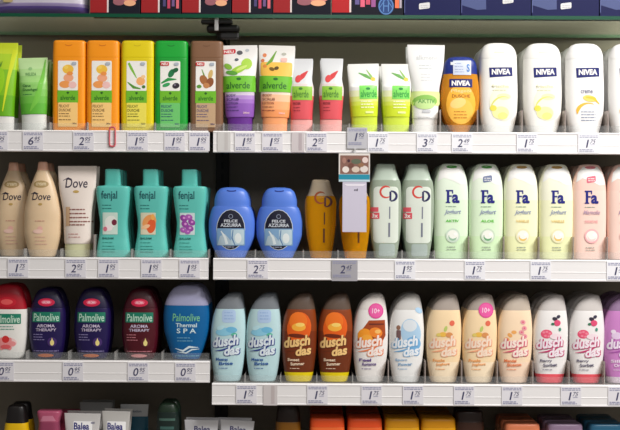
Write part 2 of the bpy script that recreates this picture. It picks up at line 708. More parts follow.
def tube(cx, wt, wb, wc, ytop, ycap, ybase=133, dmm=34):
    return [(ytop, cx - wt / 2, cx + wt / 2, 2.2), (ytop + 5, cx - wt / 2 + .1, cx + wt / 2 - .1, 3.4), (ytop + 20, cx - wt / 2 + .8, cx + wt / 2 - .8, dmm * .5),
            (ycap - 30, cx - wb / 2 - 1.4, cx + wb / 2 + 1.4, dmm * .86), (ycap - .6, cx - wb / 2, cx + wb / 2, dmm * .95), (ycap + .6, cx - wc / 2, cx + wc / 2, dmm * .86),
            (ybase, cx - wc / 2 + .3, cx + wc / 2 - .3, dmm * .84)]


def p_lime_edge(p):
    p.text('W', -3, 62, 3, 68, (60, 130, 30))
    p.ell(-2, 84, 7, 16, (150, 210, 20), 12)
    p.stroke([(4, 112), (9, 80), (15, 50)], [1, 3, 5], (214, 226, 30))


product('shower_tube', 'tube', 'tubes at the left end of the upper shelf', '1', 1, tube(1, 33, 26, 26, 43, 117), 2.2,
        [(133, (104, 176, 22)), (96, (128, 192, 24)), (70, (176, 212, 30)), (54, (204, 222, 36))], p_lime_edge, [
    (1.5, 'glossy lime green tube with white cap, cut off by the left picture edge', 'lime green tube', 'tube at the left edge')],
    cap=(117, (232, 230, 226), 'bottom'), back=1, topr=.0008)


def p_green(p):
    p.stroke([(47, 60), (44, 80), (39, 100), (32, 112)], [1, 4, 6, 1], (120, 200, 70))
    p.text('WELEDA', 27, 73, 38, 76.4, (90, 150, 80), 0, .01)
    p.ell(32, 69, 2, 1.6, (150, 200, 130))
    p.text('Citrus', 25, 85, 33, 87.6, (40, 110, 50))
    p.text('Duschgel', 25, 89, 39.6, 92.4, (30, 96, 44), 0, .01)
    p.lines(25, 37, (95,), (60, 140, 70), .7)


product('shower_tube', 'tube', 'tubes at the left end of the upper shelf', '1', 34.5, tube(34.5, 29.5, 25.5, 25, 58, 115), 2.2,
        [(133, (96, 184, 56))] + band(62, 104, (104, 190, 62), (206, 236, 176)), p_green, [
    (34.8, 'short pale green tube with darker green lower half and white cap', 'pale green tube', 'short pale green tube', -1.5)],
    cap=(115, (232, 234, 228), 'bottom'), back=2, topr=.0008)


def p_alv_tube(art, ink, sale):
    def f(p):
        if sale:
            p.rect(223.4, 50, 237, 54.6, (208, 40, 56), 1.6, 1)
            p.text('NEU', 225.4, 50.6, 235, 53.4, W, 0, .03)
            p.ell(241, 53, 3, 2.2, (90, 90, 96))
            p.ell(248.6, 50.6, 2, 1.5, (190, 196, 200))
        art(p)
        p.rect(224.0, 76.5, 256.4, 92.5, (110, 190, 44), 0, 0)
        p.ell(240, 79.6, 2.4, 1.4, (34, 110, 36))
        p.text('alverde', 227.6, 82.6, 251, 89.4, (30, 98, 30), 0, .012)
        p.text('BODY', 227.4, 94.6, 237, 97.2, ink, 0, .01)
        p.text('SCRUB', 227.4, 98.6, 240, 101.2, ink, 0, .01)
        p.text('LOTION', 227.4, 102.6, 239, 105, ink, 0, .01)
        p.lines(227.4, 242, (107.6, 111), ink, .7)
        p.text('200ml', 244, 112.6, 250, 114.4, (236, 200, 200))
    return f


def art_grape(p):
    p.ell(248, 64.4, 5.4, 5.6, (172, 214, 74), 20)
    p.ell(240, 70, 9, 3.4, (160, 208, 60), -24)
    p.ell(243, 68.6, 6, 1.6, (206, 232, 120), -24)
    p.ell(229.4, 67, 4.4, 2.6, (132, 184, 60), 30)
    p.ell(233, 73.4, 6, 2.2, (90, 160, 56), 10)
    p.ell(238, 60, 2, 1.4, (90, 100, 110))


def art_fruit(p):
    p.rect(224.6, 62.5, 256.2, 76.5, (250, 196, 84), 2)
    p.stroke([(229, 67), (235, 61), (240, 51)], [1, 3.4, .8], (120, 168, 66))
    p.ell(228.4, 55.6, 2, 2, (232, 140, 90))
    p.ell(226.6, 61, 1.8, 1.8, (226, 128, 80))
    p.ell(229, 66.6, 2, 1.8, (236, 150, 70))
    p.ell(236, 69.6, 2.8, 1.8, (122, 92, 30), 20)
    p.ell(240.6, 68.6, 2.4, 1.8, (96, 74, 30), -20)
    p.ell(247.6, 54, 2.4, 1.4, (190, 190, 176))
    p.rect(244.6, 58, 251, 62, (238, 190, 180), 1)


GT = 'herbal tubes at the left of the upper right shelf'
TB = tube(240.3, 36.5, 27.6, 25, 45.5, 118)
product('shower_tube', 'tube', GT, '1', 240.3, TB, 2.2, [(133, (140, 88, 180)), (104, (160, 112, 196)), (100, (178, 142, 206)), (96, (214, 200, 220)), (91, (240, 238, 234))],
        p_alv_tube(art_grape, (70, 50, 110), True), [
    (240.3, 'white and violet tube with grapes, green band and dark purple cap', 'violet tube', 'violet tube with grapes', -1.0)],
    cap=(118, (102, 44, 142), 'bottom'), topr=.0008)
product('shower_tube', 'tube', GT, '1', 240.3, TB, 2.2, [(133, (244, 156, 96)), (110, (246, 172, 116)), (102, (248, 196, 156)), (95, (246, 226, 206)), (91, (240, 238, 232))],
        p_alv_tube(art_fruit, (140, 70, 60), False), [
    (274.9, 'white and orange tube with yellow fruit band and pale orange cap', 'orange tube', 'orange and white tube', 1.2)],
    cap=(118, (248, 166, 110), 'bottom'), topr=.0008, back=1)


def p_red_tube(p):
    p.stroke([(293, 82), (298, 76), (303, 71)], [2, 5, 1], (214, 62, 66))
    p.ell(293.6, 79, 3, 4, (222, 76, 78), 20)
    p.rect(287.6, 86.6, 307.6, 100.4, (142, 196, 62))
    p.ell(296, 89, 2, 1.3, (50, 120, 40))
    p.text('alverde', 289, 90.6, 304, 98, (60, 120, 40), 0, .01)
    p.text('ROSE', 289, 102.6, 296, 105, (130, 40, 50))
    p.lines(289, 297, (108, 111), (150, 50, 60), .7)


product('shower_tube', 'tube', GT, '1', 297, tube(297, 22.4, 21.8, 22, 58.5, 120, dmm=30), 2.4, [(133, (220, 84, 92)), (100, (222, 110, 110)), (96, (226, 210, 208)), (84, (222, 224, 226))], p_red_tube, [
    (301.6, 'silver and red tube with green band, tucked behind the orange and white tube', 'silver and red tube', 'red tube beside the orange tube', 0, .006),
    (331.0, 'silver and red tube with green band standing alone before the grey back panel', 'silver and red tube', 'red tube standing alone', .6)],
    cap=(120, (244, 172, 166), 'bottom'), back=1, topr=.0008)


def p_lime(p):
    p.stroke([(360, 73), (367, 76), (375, 81)], [.8, 3.4, 1], (110, 176, 90))
    p.stroke([(368, 70), (372, 76), (377, 82)], [.6, 2, .6], (150, 196, 100))
    p.ell(374.4, 79.6, 2.4, 2, (226, 200, 60))
    p.rect(360.4, 86, 378.2, 99.6, (126, 220, 96))
    p.ell(369, 89.4, 2.2, 1.3, (30, 140, 60))
    p.text('alverde', 361.6, 90.8, 377.4, 98, (34, 150, 60), 0, .012)
    p.lines(361.6, 376, (102, 105, 108), (250, 252, 220), .9)
    p.rect(366, 112, 374, 114, (236, 246, 160), .6)


product('shower_tube', 'tube', GT, '1', 365, tube(365, 31, 26.4, 26, 64, 117.5, dmm=32), 2.2, [(133, (206, 224, 44)), (106, (216, 230, 84)), (102, (226, 236, 130)), (97, (238, 242, 196)), (91, (244, 244, 240))], p_lime, [
    (364.8, 'white and lime tube with bright green band, left one of the lime pair', 'white and lime tube', 'left lime tube', -1.4),
    (396.4, 'white and lime tube with bright green band beside the taller white tube', 'white and lime tube', 'right lime tube', 0)],
    cap=(117.5, (206, 226, 70), 'bottom'), back=1, topr=.0008)


def p_white_tall(p):
    p.text('alkmene', 415, 55.6, 437, 60.4, (206, 208, 208))
    p.lines(418, 433, (66, 69), (200, 204, 206), .8)
    p.lines(420, 432, (75, 78, 81), (206, 208, 210), .7)
    p.rect(410.6, 92, 439.2, 106, (222, 238, 160), 2)
    p.ell(424, 102, 12.4, 6.4, (142, 196, 92), -4)
    p.ell(424, 105, 10, 5, (196, 226, 150))
    p.text('AKTIV', 417, 99.8, 434, 104, (96, 160, 80))
    p.rect(421.6, 110.6, 430, 113.4, (200, 202, 206), .8)
    p.lines(415, 434, (117.6,), (214, 214, 214), .6)


product('shower_tube', 'tube', GT, '1', 424.8, tube(424.8, 37.6, 25.4, 25, 45, 119.5, dmm=34), 2.2, (240, 240, 238), p_white_tall, [
    (424.8, 'tall plain white tube with small green leaf band low on its front', 'tall white tube', 'tall white tube', .6)],
    cap=(119.5, (238, 236, 232), 'bottom'), back=1, topr=.0008)

# ---- upper right: oil bottle and white rounded bottles
NAVY = (16, 26, 104)


def p_oil(p):
    p.ell(460, 105, 14.6, 20, (252, 186, 60))
    p.ell(460, 112, 12.4, 13, (254, 196, 82))
    p.ell(457, 104, 8, 5, (255, 214, 130), -18)
    p.rect(448.4, 80, 471.2, 88.4, NAVY, .6)
    p.text('NIVEA', 450.6, 81.6, 469, 86.8, W, 0, .045)
    p.text('Pflegeöl', 450, 90.4, 470, 94.2, (252, 226, 160), 0, .01)
    p.text('DUSCHE', 451, 95.4, 469, 98.6, (160, 92, 20), 0, .01)
    p.lines(453, 468, (112.6, 115.6, 118.6), (190, 116, 30), .8)
    p.rect(452, 61.6, 470, 76, (206, 214, 232), .4)
    p.rect(449.6, 63, 455, 66, (226, 230, 236))
    p.lines(453.6, 463, (64.6, 67.6, 70.6, 73), (150, 164, 200), .7)
    p.text('S', 465.4, 65, 468.6, 73, (80, 130, 200), 0, .03)


product('oil_bottle', 'bottle', 'bottles on the upper right shelf', '1', 460, [(57.2, 452.5, 467.5, 14), (58.4, 448.5, 471.5, 24), (61.6, 445.4, 474.6, 32), (67, 443.6, 476.4, 36), (74.6, 443, 477, 38), (86, 441.2, 478.8, 40), (98, 440.4, 479.6, 41),
        (110, 441.6, 478.4, 40), (120, 444.4, 475.6, 38), (128, 449, 471, 34), (133, 452, 468, 30)], 2.5, mat((252, 172, 56), 0.12, 'liquid'), p_oil, [
    (460, 'amber oval oil bottle with dark blue cap and a white sticker on the cap', 'amber oval bottle', 'amber oil bottle')],
    cap=(74.8, (24, 46, 130), 'top'), back=1)


def p_white(yellow):
    def f(p):
        # picture units of the bottle whose centre is 542
        p.poly([(531.4, 69.2), (554.4, 68.6), (554.8, 77.4), (532, 79)], NAVY)
        p.text('NIVEA', 534, 70.6, 552.6, 76.2, W, 0, .045, .4)
        p.rect(536.4, 53, 547, 54.6, (222, 220, 206), .6)
        if yellow:
            p.ell(546, 104, 14, 18, (248, 247, 220))
            p.ell(543, 114, 8.4, 6.4, (246, 243, 172))
            p.ell(546, 98, 7, 3.2, (248, 244, 184))
            p.arc(546, 112, 13, 14, 190, 292, [.4, .8, 1.2, 1.6, 1.8, 1.8, 1.6, 1.4, 1.2, 1, .8, .6, .3], (220, 222, 120))
            p.ell(535.6, 109.4, 3.4, 3, (236, 224, 90))
            p.ell(545, 117, 5, 3.6, (240, 234, 140))
            p.text('frische', 534, 86, 551, 89.2, (226, 226, 190))
            p.lines(535, 552, (91.6,), (208, 208, 170), .7)
        else:
            p.text('creme', 536, 91, 548, 94.4, (130, 130, 150))
            p.ell(545, 99.4, 7, 3.2, (248, 212, 110), 10)
            p.stroke([(541, 98), (549, 99), (555, 105)], [1, 3, .8], (250, 196, 60))
            p.arc(544, 113, 11, 9, 170, 300, [1, 2, 3, 3.4, 3.4, 3, 2.6, 2.2, 1.6, 1.2, 1, .8, .4], (248, 190, 70))
            p.lines(536.6, 551, (112.6, 115.4, 118.2, 121), (130, 140, 166), .8, False)
    return f


WR = [(43.6, 536, 547, 12), (44.6, 531, 551.6, 24), (47.4, 526.6, 556, 34), (51.4, 524.4, 558.6, 40), (57, 523.2, 560, 43), (74, 522.8, 560.6, 46), (94, 522.8, 561.2, 47), (112, 523.6, 560.6, 46), (122, 525, 559, 44), (133.4, 528.4, 555.6, 40)]
G3 = 'white rounded shower bottles on the upper right shelf'
product('shower_bottle', 'bottle', G3, '1', 542, WR, 2.7, (244, 243, 238), p_white(True), [
    (498.2, 'white rounded shower bottle with pale yellow print, beside the amber oil bottle', 'white rounded bottle', 'white bottle beside the oil bottle'),
    (542.2, 'white rounded shower bottle with pale yellow print, second from the amber oil bottle', 'white rounded bottle', 'second white bottle from the oil bottle')],
    cap=(60, (242, 241, 236), 'top'), gap=.003)
product('shower_bottle', 'bottle', G3, '1', 542, WR, 2.7, (245, 244, 242), p_white(False), [
    (584.4, 'white rounded shower bottle with orange swirl and grey small print', 'white rounded bottle', 'white bottle with orange swirl'),
    (627.5, 'white rounded shower bottle cut off by the right picture edge on the upper shelf', 'white rounded bottle', 'white bottle cut by the right edge')],
    cap=(60, (243, 242, 240), 'top'), gap=.003)

# ---- middle shelf, left
DOVE = [(161.8, 38.6, 46.4, 14), (163, 37.8, 47, 16), (169, 37, 48, 18), (175, 34.6, 50.4, 24), (186, 31.4, 53.6, 32), (200, 27.8, 57.2, 40), (216, 25.6, 59.6, 44), (232, 25.6, 59.4, 44), (246, 28, 57, 41), (258.5, 31, 54, 36)]
DOVE = [(r[0], 42.5 + (r[1] - 42.5) * (1.09 if r[0] > 180 else 1), 42.5 + (r[2] - 42.5) * (1.09 if r[0] > 180 else 1), r[3]) for r in DOVE]


def p_dove(p):
    p.ell(42, 184.4, 7.6, 3.6, (178, 150, 100))
    p.text('cream', 37, 182.8, 47, 185.8, (232, 214, 176))
    dk = (40, 36, 56)
    p.text('Dove', 33.6, 193, 51.8, 200.4, dk, .12, .008)
    p.stroke([(32, 194.4), (36, 192.6), (40, 194)], [.4, 1, .4], dk)
    p.ell(42, 204.4, 2, 1.2, (190, 156, 90))
    p.lines(37, 49, (221,), (206, 150, 134), .8)
    p.ell(42, 228.6, 2.6, 2.4, (238, 184, 170))
    p.ell(40, 231.4, 5, 2.2, (242, 204, 188))
    p.lines(37, 50, (237, 240.6, 244), (222, 176, 160), .7)


G4 = 'cream coloured products on the middle left shelf'
product('shower_bottle', 'bottle', G4, '2', 42.4, DOVE, 2.2, mat((232, 204, 166), .4, 'soft'), p_dove, [
    (10.0, 'cream tapered shower bottle with gold oval, nearest the left picture edge', 'cream tapered bottle', 'leftmost cream bottle', 0, .032),
    (42.8, 'cream tapered shower bottle with gold oval and peach cap beside the cream tube', 'cream tapered bottle', 'cream bottle beside the cream tube')],
    cap=(170.5, (240, 186, 158), 'top'), back=1, gap=.022)


def p_dove_tube(p):
    dk = (52, 44, 66)
    p.text('Dove', 66.4, 178.4, 88.6, 188, dk, .12, .008)
    p.stroke([(64, 180.6), (69, 178), (73, 179.4)], [.4, 1.2, .4], dk)
    p.ell(77.4, 191.8, 3, 1.4, (198, 164, 92))
    p.rect(67.2, 207, 71.6, 226, (214, 178, 140))
    p.lines(71, 91, (209.6, 213.6, 217.6, 221.6, 224.8), (146, 92, 84), 1.2)
    p.lines(70, 84, (234, 237), (206, 150, 144), .8)


product('shower_tube', 'tube', G4, '2', 77.8, tube(77.8, 38.6, 25.6, 25, 166, 244, 258.5, 36), 2.2, (238, 226, 216), p_dove_tube, [
    (77.8, 'cream white tube widening upward with pale green cap beside the turquoise bottles', 'cream white tube', 'cream tube', -.4)],
    cap=(244, (222, 222, 178), 'bottom'), back=1, topr=.0008)

FEN = [(169, 106.4, 119.6, 14), (169.6, 105.4, 120.4, 18), (185.2, 105, 121, 20), (185.8, 103.6, 122.4, 24), (186.2, 98.4, 128.6, 34), (187.6, 97, 130.2, 38), (192, 96.8, 130.4, 39), (200, 97.6, 130, 38), (212, 99.2, 128.8, 35), (224, 100.6, 128, 33),
       (236, 99.8, 129, 34), (247, 98, 130.4, 38), (258.5, 97, 131.6, 40)]


def p_fenjal(kind):
    def f(p):
        p.text('fenjal', 102.6, 191, 118.6, 201.4, (26, 84, 92), 0, .015)
        p.lines(103.6, 115, (205.4, 208.6), (40, 120, 116), .8)
        x0, x1, y0, y1 = 104, 119, 212.6, 234.4
        if kind == 0:
            p.rect(x0, y0, x1, y1, (206, 226, 214), .6)
            p.ell(112, 222, 5.6, 6.4, (232, 236, 228), 30)
            p.ell(109.6, 228, 4.4, 3, (240, 226, 226))
            p.ell(115.6, 222.4, 2.6, 3, (120, 40, 62))
            p.ell(106.6, 229, 2, 2.4, (214, 118, 136))
        elif kind == 1:
            p.rect(x0, y0, x1, y1, (220, 214, 186), .6)
            p.ell(112.6, 222, 6.4, 8, (236, 158, 92), 35)
            p.ell(114.6, 226, 4.4, 7, (226, 96, 48), 10)
            p.ell(109, 226.6, 4.6, 2, (246, 196, 150), -20)
            p.ell(116, 217, 2, 3, (246, 178, 90))
        else:
            p.rect(x0, y0, x1, y1, (206, 222, 222), .6)
            for a, b, r in ((108, 218, 3), (113, 217, 2.8), (116, 222, 2.8), (109.4, 224, 3), (114, 228, 3), (107.4, 229.6, 2.2), (112, 231.4, 2)):
                p.ell(a, b, r + 1, r * .8 + .7, (172, 92, 180) if b % 2 else (150, 66, 160), a * 7 % 60)
                p.ell(a + .4, b - .4, r * .45, r * .4, (220, 150, 214))
        p.text('BALSAM', 104, 237.2, 115, 239.2, (20, 92, 84), 0, .02)
        p.lines(104, 118, (242.4, 246, 249, 251.6), (44, 140, 128), .6)
    return f


G5 = 'turquoise waisted bottles on the middle left shelf'
for px, kind, what, sh in ((113.8, 0, 'white blossom picture, beside the cream tube', 'turquoise bottle with white blossom'), (151.6, 1, 'orange flower picture, middle of the three', 'turquoise bottle with orange flower'),
                           (190.4, 2, 'purple blossom picture, beside the blue bottles', 'turquoise bottle with purple blossom')):
    product('shower_bottle', 'bottle', G5, '2', 113.8, FEN, 4, (96, 196, 184), p_fenjal(kind), [
        (px, 'turquoise waisted shower bottle with ' + what, 'turquoise waisted bottle', sh)], cap=(185.4, (88, 188, 176), 'top'), back=2)

# ---- middle shelf, right
FEL = [(187.4, 226, 238, 10), (188.6, 221, 243, 22), (191.6, 217.6, 246.6, 32), (196, 215.6, 248.4, 36), (202, 214.6, 249.6, 38), (206, 214.6, 249.6, 38), (207.4, 213, 251, 39), (214, 210.6, 253.6, 42), (224, 209.0, 255.2, 44), (234, 209.2, 254.8, 44), (245, 212.4, 251.4, 42), (252, 215.6, 248, 39), (258.5, 218.4, 245.4, 36)]


def p_felce(p):
    p.arc(232, 190.4, 4.6, 1, 10, 170, 1.2, (30, 50, 130))
    p.ell(231.6, 229.6, 14.4, 20.2, (206, 214, 214))
    p.ell(231.6, 229.6, 13.8, 19.6, (16, 18, 42))
    p.arc(231.6, 216.4, 2, 2, 0, 360, .5, (150, 160, 180))
    p.text('FELCE', 225, 219.6, 238.4, 222.4, (206, 212, 220), 0, .03)
    p.text('AZZURRA', 221.4, 223.4, 242, 226.8, (206, 212, 220), 0, .03)
    p.rect(217.6, 228.4, 245.8, 245.4, (126, 164, 200), 1.2)
    p.poly([(218.4, 245), (221, 236), (226, 234), (230, 240), (236, 245)], (176, 196, 208))
    p.rect(232, 229.4, 244.8, 244.4, (184, 206, 216), 1.2)
    p.stroke([(222, 231), (226, 237), (228, 244)], [1, 2.4, 3], (220, 230, 232))
    p.ell(239, 238, 3.4, 5, (222, 230, 230))
    p.stroke([(234, 230), (233, 238), (236, 245)], [.8, 1.4, .8], (90, 130, 176))
    p.lines(226, 237.6, (246.8,), (170, 176, 196), .7)


product('shower_bottle', 'bottle', 'blue oval bottles on the middle right shelf', '2', 232.1, FEL, 2.4, (84, 126, 220), p_felce, [
    (231.9, 'cornflower blue oval bottle with black label, beside the turquoise bottles', 'blue oval bottle', 'left blue bottle'),
    (279.4, 'cornflower blue oval bottle with black label, beside the amber bottle', 'blue oval bottle', 'right blue bottle')],
    cap=(206.6, (86, 128, 222), 'top'), back=2)

CDR = [(164.2, 409.6, 425.6, 15), (165.6, 408.4, 426.8, 22), (169, 407.4, 427.8, 27), (179.6, 404, 431.2, 33), (181, 403.2, 432.2, 35), (190, 401.8, 433.6, 37), (206, 401.2, 434.2, 39), (222, 401.8, 433.8, 38), (240, 404, 432, 36), (251, 406, 430.4, 34), (258.5, 407.4, 429.4, 32)]


def p_cd(amber, short=0):
    s = short

    def f(p):
        red = (150, 66, 20) if amber else (214, 70, 60)
        blu = (84, 36, 24) if amber else (32, 30, 84)
        if not amber:
            p.rect(405.4, 187, 430.4, 243, (222, 230, 218), 4)
            p.rect(411, 244, 427, 256, (176, 190, 184), 2)
        y = 193 + s
        p.arc(418, y - .6, 5.8, 5.6, -50, -320, [.5, 1.2, 1.8, 2, 2, 2, 2, 2, 2, 1.8, 1.4, 1, .5], red)
        p.stroke([(422.2, y - 1), (422.2, y + 8)], 2, blu)
        p.arc(422.4, y + 3.4, 6, 5, -90, 90, [1, 1.4, 1.8, 2.2, 2.4, 2.4, 2.4, 2.4, 2.4, 2.2, 1.8, 1.4, 1], blu)
        ink = (92, 50, 14) if amber else (120, 124, 140)
        p.stroke([(421.6, y + 14), (421.6, y + 26)], 1.2, ink)
        p.stroke([(421.2, y + 30), (421.2, y + 44)], 1.8, ink)
        if not amber:
            p.rect(402.6, 207.6, 410.4, 212, (226, 92, 104))
            p.rect(402.6, 213, 411.4, 219, (222, 84, 96))
            p.text('3x', 404, 213.8, 410, 218, W, 0, .03)
    return f


GC = 'see through shower bottles on the middle right shelf'
CDA = [(r[0] + 16 if r[0] < 182 else r[0] + 10 if r[0] < 200 else r[0], r[1] + .6, r[2] - .6, r[3]) for r in CDR]
product('shower_bottle', 'bottle', GC, '2', 417.8, CDA, 2.8, mat((240, 168, 20), .12, 'liquid'), p_cd(True, 6), [
    (320.6, 'amber see through bottle with frosted cap, standing free beside the blue bottles', 'amber see through bottle', 'free standing amber bottle'),
    (355.0, 'amber see through bottle half hidden by the lilac hanging strip', 'amber see through bottle', 'amber bottle under the hanging strip')],
    cap=(196.6, mat((176, 160, 136), .4), "top"), back=0)
product('shower_bottle', 'bottle', GC, '2', 417.8, CDR, 2.8, mat((206, 222, 200), .15, 'liquid'), p_cd(False), [
    (385.4, 'clear pale grey-green bottle with red and navy letters, beside the hanging strip', 'clear pale bottle', 'clear bottle beside the strip'),
    (417.8, 'clear pale grey-green bottle with red and navy letters, beside the mint bottles', 'clear pale bottle', 'clear bottle beside the mint bottles')],
    cap=(180.4, mat((186, 202, 186), .35), 'top'), back=2)

FAR = [(163.8, 444.4, 457.6, 14), (164.8, 441.6, 460.4, 22), (168, 439.2, 462.8, 30), (174, 436.8, 465.2, 36), (182, 434.9, 467, 40), (194, 434.0, 468, 42), (215, 433.8, 468.2, 43), (240, 434.2, 467.8, 43), (258.8, 435, 467, 42)]


def p_fa(capc, shade, accent, sticker, art, dark):
    def f(p):
        # white shoulder ends in a wave
        p.poly([(437, 182), (443, 178), (452, 181), (460, 185), (466, 184), (463, 172), (458, 166.6), (444, 166.6), (439, 172)], (244, 244, 240))
        p.ell(451, 167.2, 5.4, 1.5, capc)
        if sticker:
            p.rect(447, 176.8, 456, 183, sticker, 1.4, 1.6)
            p.lines(448.4, 455, (178.4, 180.4), W, .7, False)
        bl = (28, 34, 128)
        # heavy serif capital F and lower case a
        p.rect(446.0, 190.2, 448.4, 203, bl)
        p.rect(445.0, 190.2, 452.2, 191.7, bl)
        p.rect(451.1, 190.2, 452.2, 193.8, bl)
        p.rect(448.2, 195.6, 450.8, 197, bl)
        p.rect(445.0, 202, 449.4, 203.2, bl)
        p.text('a', 451.2, 194.6, 457.8, 203.2, bl, 0, .035)
        p.rect(456.4, 200.6, 458.6, 203.1, bl, .6)
        p.lines(445, 458, (206.6,), (150, 176, 160), .7)
        p.text(dark[0], 443.6, 209.6, 460.2, 215.2, dark[1], .35)
        p.text(accent[0], 445, 219.6, 458, 222.2, accent[1], 0, .02)
        art(p)
        p.lines(446, 457, (246.8, 249.2), (150, 158, 150), .7)
    return f


def art_drop(c1, c2):
    def f(p):
        p.ell(452, 235.4, 7.2, 7.2, c1)
        p.ell(452, 235.4, 5.6, 5.4, (244, 246, 236))
        p.arc(452, 236, 4, 3.6, 20, 200, [.4, 1, 1.6, 2, 2, 2, 2, 2, 1.6, 1.4, 1, .6, .4], c2)
        p.ell(454.6, 234, 1.8, 1.6, (252, 252, 248))
    return f


GF = 'pastel straight sided shower bottles on the middle right shelf'
gl = (150, 160, 190)
product('shower_bottle', 'bottle', GF, '2', 451, FAR, 3, [(258, (214, 243, 200)), (236, (226, 246, 216)), (200, (232, 246, 226))], p_fa((60, 150, 50), 0, ('AKTIV', (90, 200, 60)), None, art_drop((206, 226, 206), (150, 190, 160)), ('Joghurt', gl)), [
    (450.8, 'mint green straight bottle with green cap disc and no sticker', 'mint green bottle', 'mint bottle without sticker')], back=3)
product('shower_bottle', 'bottle', GF, '2', 451, FAR, 3, [(258, (216, 244, 198)), (236, (224, 246, 212)), (200, (234, 246, 226))], p_fa((60, 150, 50), 0, ('ALOE', (100, 204, 60)), (110, 124, 160), art_drop((206, 226, 200), (110, 170, 120)), ('Joghurt', gl)), [
    (485.6, 'mint green straight bottle with grey-blue sticker on its shoulder', 'mint green bottle', 'mint bottle with sticker')], back=3)
product('shower_bottle', 'bottle', GF, '2', 451, FAR, 3, [(258, (240, 244, 190)), (236, (245, 246, 206)), (200, (246, 246, 222))], p_fa((176, 136, 60), 0, ('VANILLE', (236, 202, 120)), None, art_drop((240, 236, 190), (236, 200, 110)), ('Joghurt', gl)), [
    (520.4, 'pale yellow straight bottle beside the stickered mint bottle', 'pale yellow bottle', 'pale yellow bottle beside the mint one'),
    (555.4, 'pale yellow straight bottle beside the pink bottle', 'pale yellow bottle', 'pale yellow bottle beside the pink one')], back=3)
product('shower_bottle', 'bottle', GF, '2', 451, FAR, 3, [(258, (250, 216, 202)), (190, (248, 210, 196))], p_fa((216, 120, 130), 0, ('SEIDE', (244, 180, 180)), (222, 110, 130), art_drop((250, 184, 186), (252, 214, 210)), ('Magnolie', (190, 160, 180))), [
    (588.6, 'salmon pink straight bottle with rose sticker on its shoulder', 'salmon pink bottle', 'pink bottle with rose sticker'),
    (623.6, 'salmon pink straight bottle cut off by the right picture edge', 'salmon pink bottle', 'pink bottle cut by the right edge')], back=3)

# ---- lower shelf, left
PAL = [(287.6, 45.6, 53.4, 8), (288.8, 41.4, 57.2, 18), (292, 37.8, 60.2, 26), (298, 34.8, 63, 34), (306, 32, 65.2, 38), (318, 30.4, 66.4, 41), (332, 30.2, 66.2, 42), (346, 32, 64.8, 41), (356, 34.4, 62.6, 38), (361, 35.2, 61.8, 36)]


def p_palm(lid, ink, seal, low):
    def f(p):
        p.ell(48.6, 301.8, 8.4, 4, (208, 30, 70))
        p.ell(48.6, 301.6, 5.4, 2.2, (236, 90, 120))
        p.text('AROMA', 44.6, 300.4, 52.6, 303, (250, 200, 210), 0, .02)
        p.rect(34.6, 311.4, 62.2, 321.4, (24, 122, 96), .6)
        p.text('Palmolive', 36, 312.8, 61.2, 320.4, (190, 226, 206), .08, .01)
        p.text('AROMA', 39.6, 323.4, 57.4, 326.6, (208, 196, 220), 0, .02)
        p.text('THERAPY', 38.4, 327.6, 58.8, 330.4, (208, 196, 220), 0, .02)
        p.lines(36, 48, (333.6, 336.2, 338.8), ink, .7)
        p.ell(54.8, 341, 4.6, 4.6, seal)
        p.ell(54.8, 341.8, 2, 2.8, (240, 222, 140))
        p.poly([(54.8, 336.6), (56, 340.4), (53.6, 340.4)], (240, 222, 140))
        p.lines(36, 61, (350,), ink, .8, False)
        p.ell(48.4, 354.4, 8, 1.7, low)
    return f


G6 = 'shower bottles on the lower left shelf'
product('shower_bottle', 'bottle', G6, '3L', 48.4, PAL, 2.6, (30, 17, 76), p_palm(0, (150, 140, 190), (70, 44, 110), (206, 110, 60)), [
    (47.8, 'dark purple shower bottle with pink oval, beside the white and red bottle', 'dark purple bottle', 'left purple bottle'),
    (92.8, 'dark purple shower bottle with pink oval, beside the dark red bottle', 'dark purple bottle', 'right purple bottle')],
    cap=(307.6, (25, 15, 58), 'top'), back=1)
product('shower_bottle', 'bottle', G6, '3L', 48.4, PAL, 2.6, (78, 10, 26), p_palm(0, (206, 130, 140), (90, 30, 40), (230, 150, 150)), [
    (140.4, 'dark red shower bottle with pink oval on its cap', 'dark red bottle', 'dark red bottle')],
    cap=(307.6, (66, 9, 24), 'top'), back=2)


def p_palm_white(p):
    p.ell(48.6, 301.8, 9.4, 5, (196, 24, 44))
    p.ell(48.6, 301.6, 6, 2.8, (230, 90, 90))
    p.rect(34.6, 313.4, 62.6, 323.4, (24, 128, 100), .6)
    p.text('Palmolive', 36, 314.8, 61.6, 322.4, (206, 232, 214), .08, .01)
    p.lines(38, 60, (326, 328.6), (90, 160, 140), .8)
    p.ell(48, 342, 11, 5.6, (244, 208, 206))
    for a in range(6):
        p.ell(48 + 6 * math.cos(a * 1.05), 343 + 3 * math.sin(a * 1.05), 4, 2.6, (238, 150, 150), a * 60)
    p.ell(48, 338.6, 3.6, 3.6, (214, 50, 50))
    p.ell(48, 346, 5, 2.2, (226, 96, 100))


product('shower_bottle', 'bottle', G6, '3L', 48.4, [(r[0] - 4 if r[0] < 300 else r[0], 48.4 + (r[1] - 48.4) * 1.08, 48.4 + (r[2] - 48.4) * 1.08, r[3]) for r in PAL], 2.6, (238, 236, 230), p_palm_white, [
    (8.6, 'white shower bottle with red cap and red flower at the left edge', 'white bottle with red cap', 'red capped white bottle')],
    cap=(309, (176, 22, 40), 'top'), back=1)

SPA = [(284.4, 182, 194, 10), (285.6, 177.6, 197.6, 22), (289, 172.6, 202, 32), (295, 168.4, 205.6, 38), (304, 164.8, 208.4, 42), (316, 163.4, 209.2, 44), (328, 164, 208.6, 44), (342, 167.4, 205.4, 42), (354, 171.4, 201.4, 38), (362, 173, 199.4, 36)]


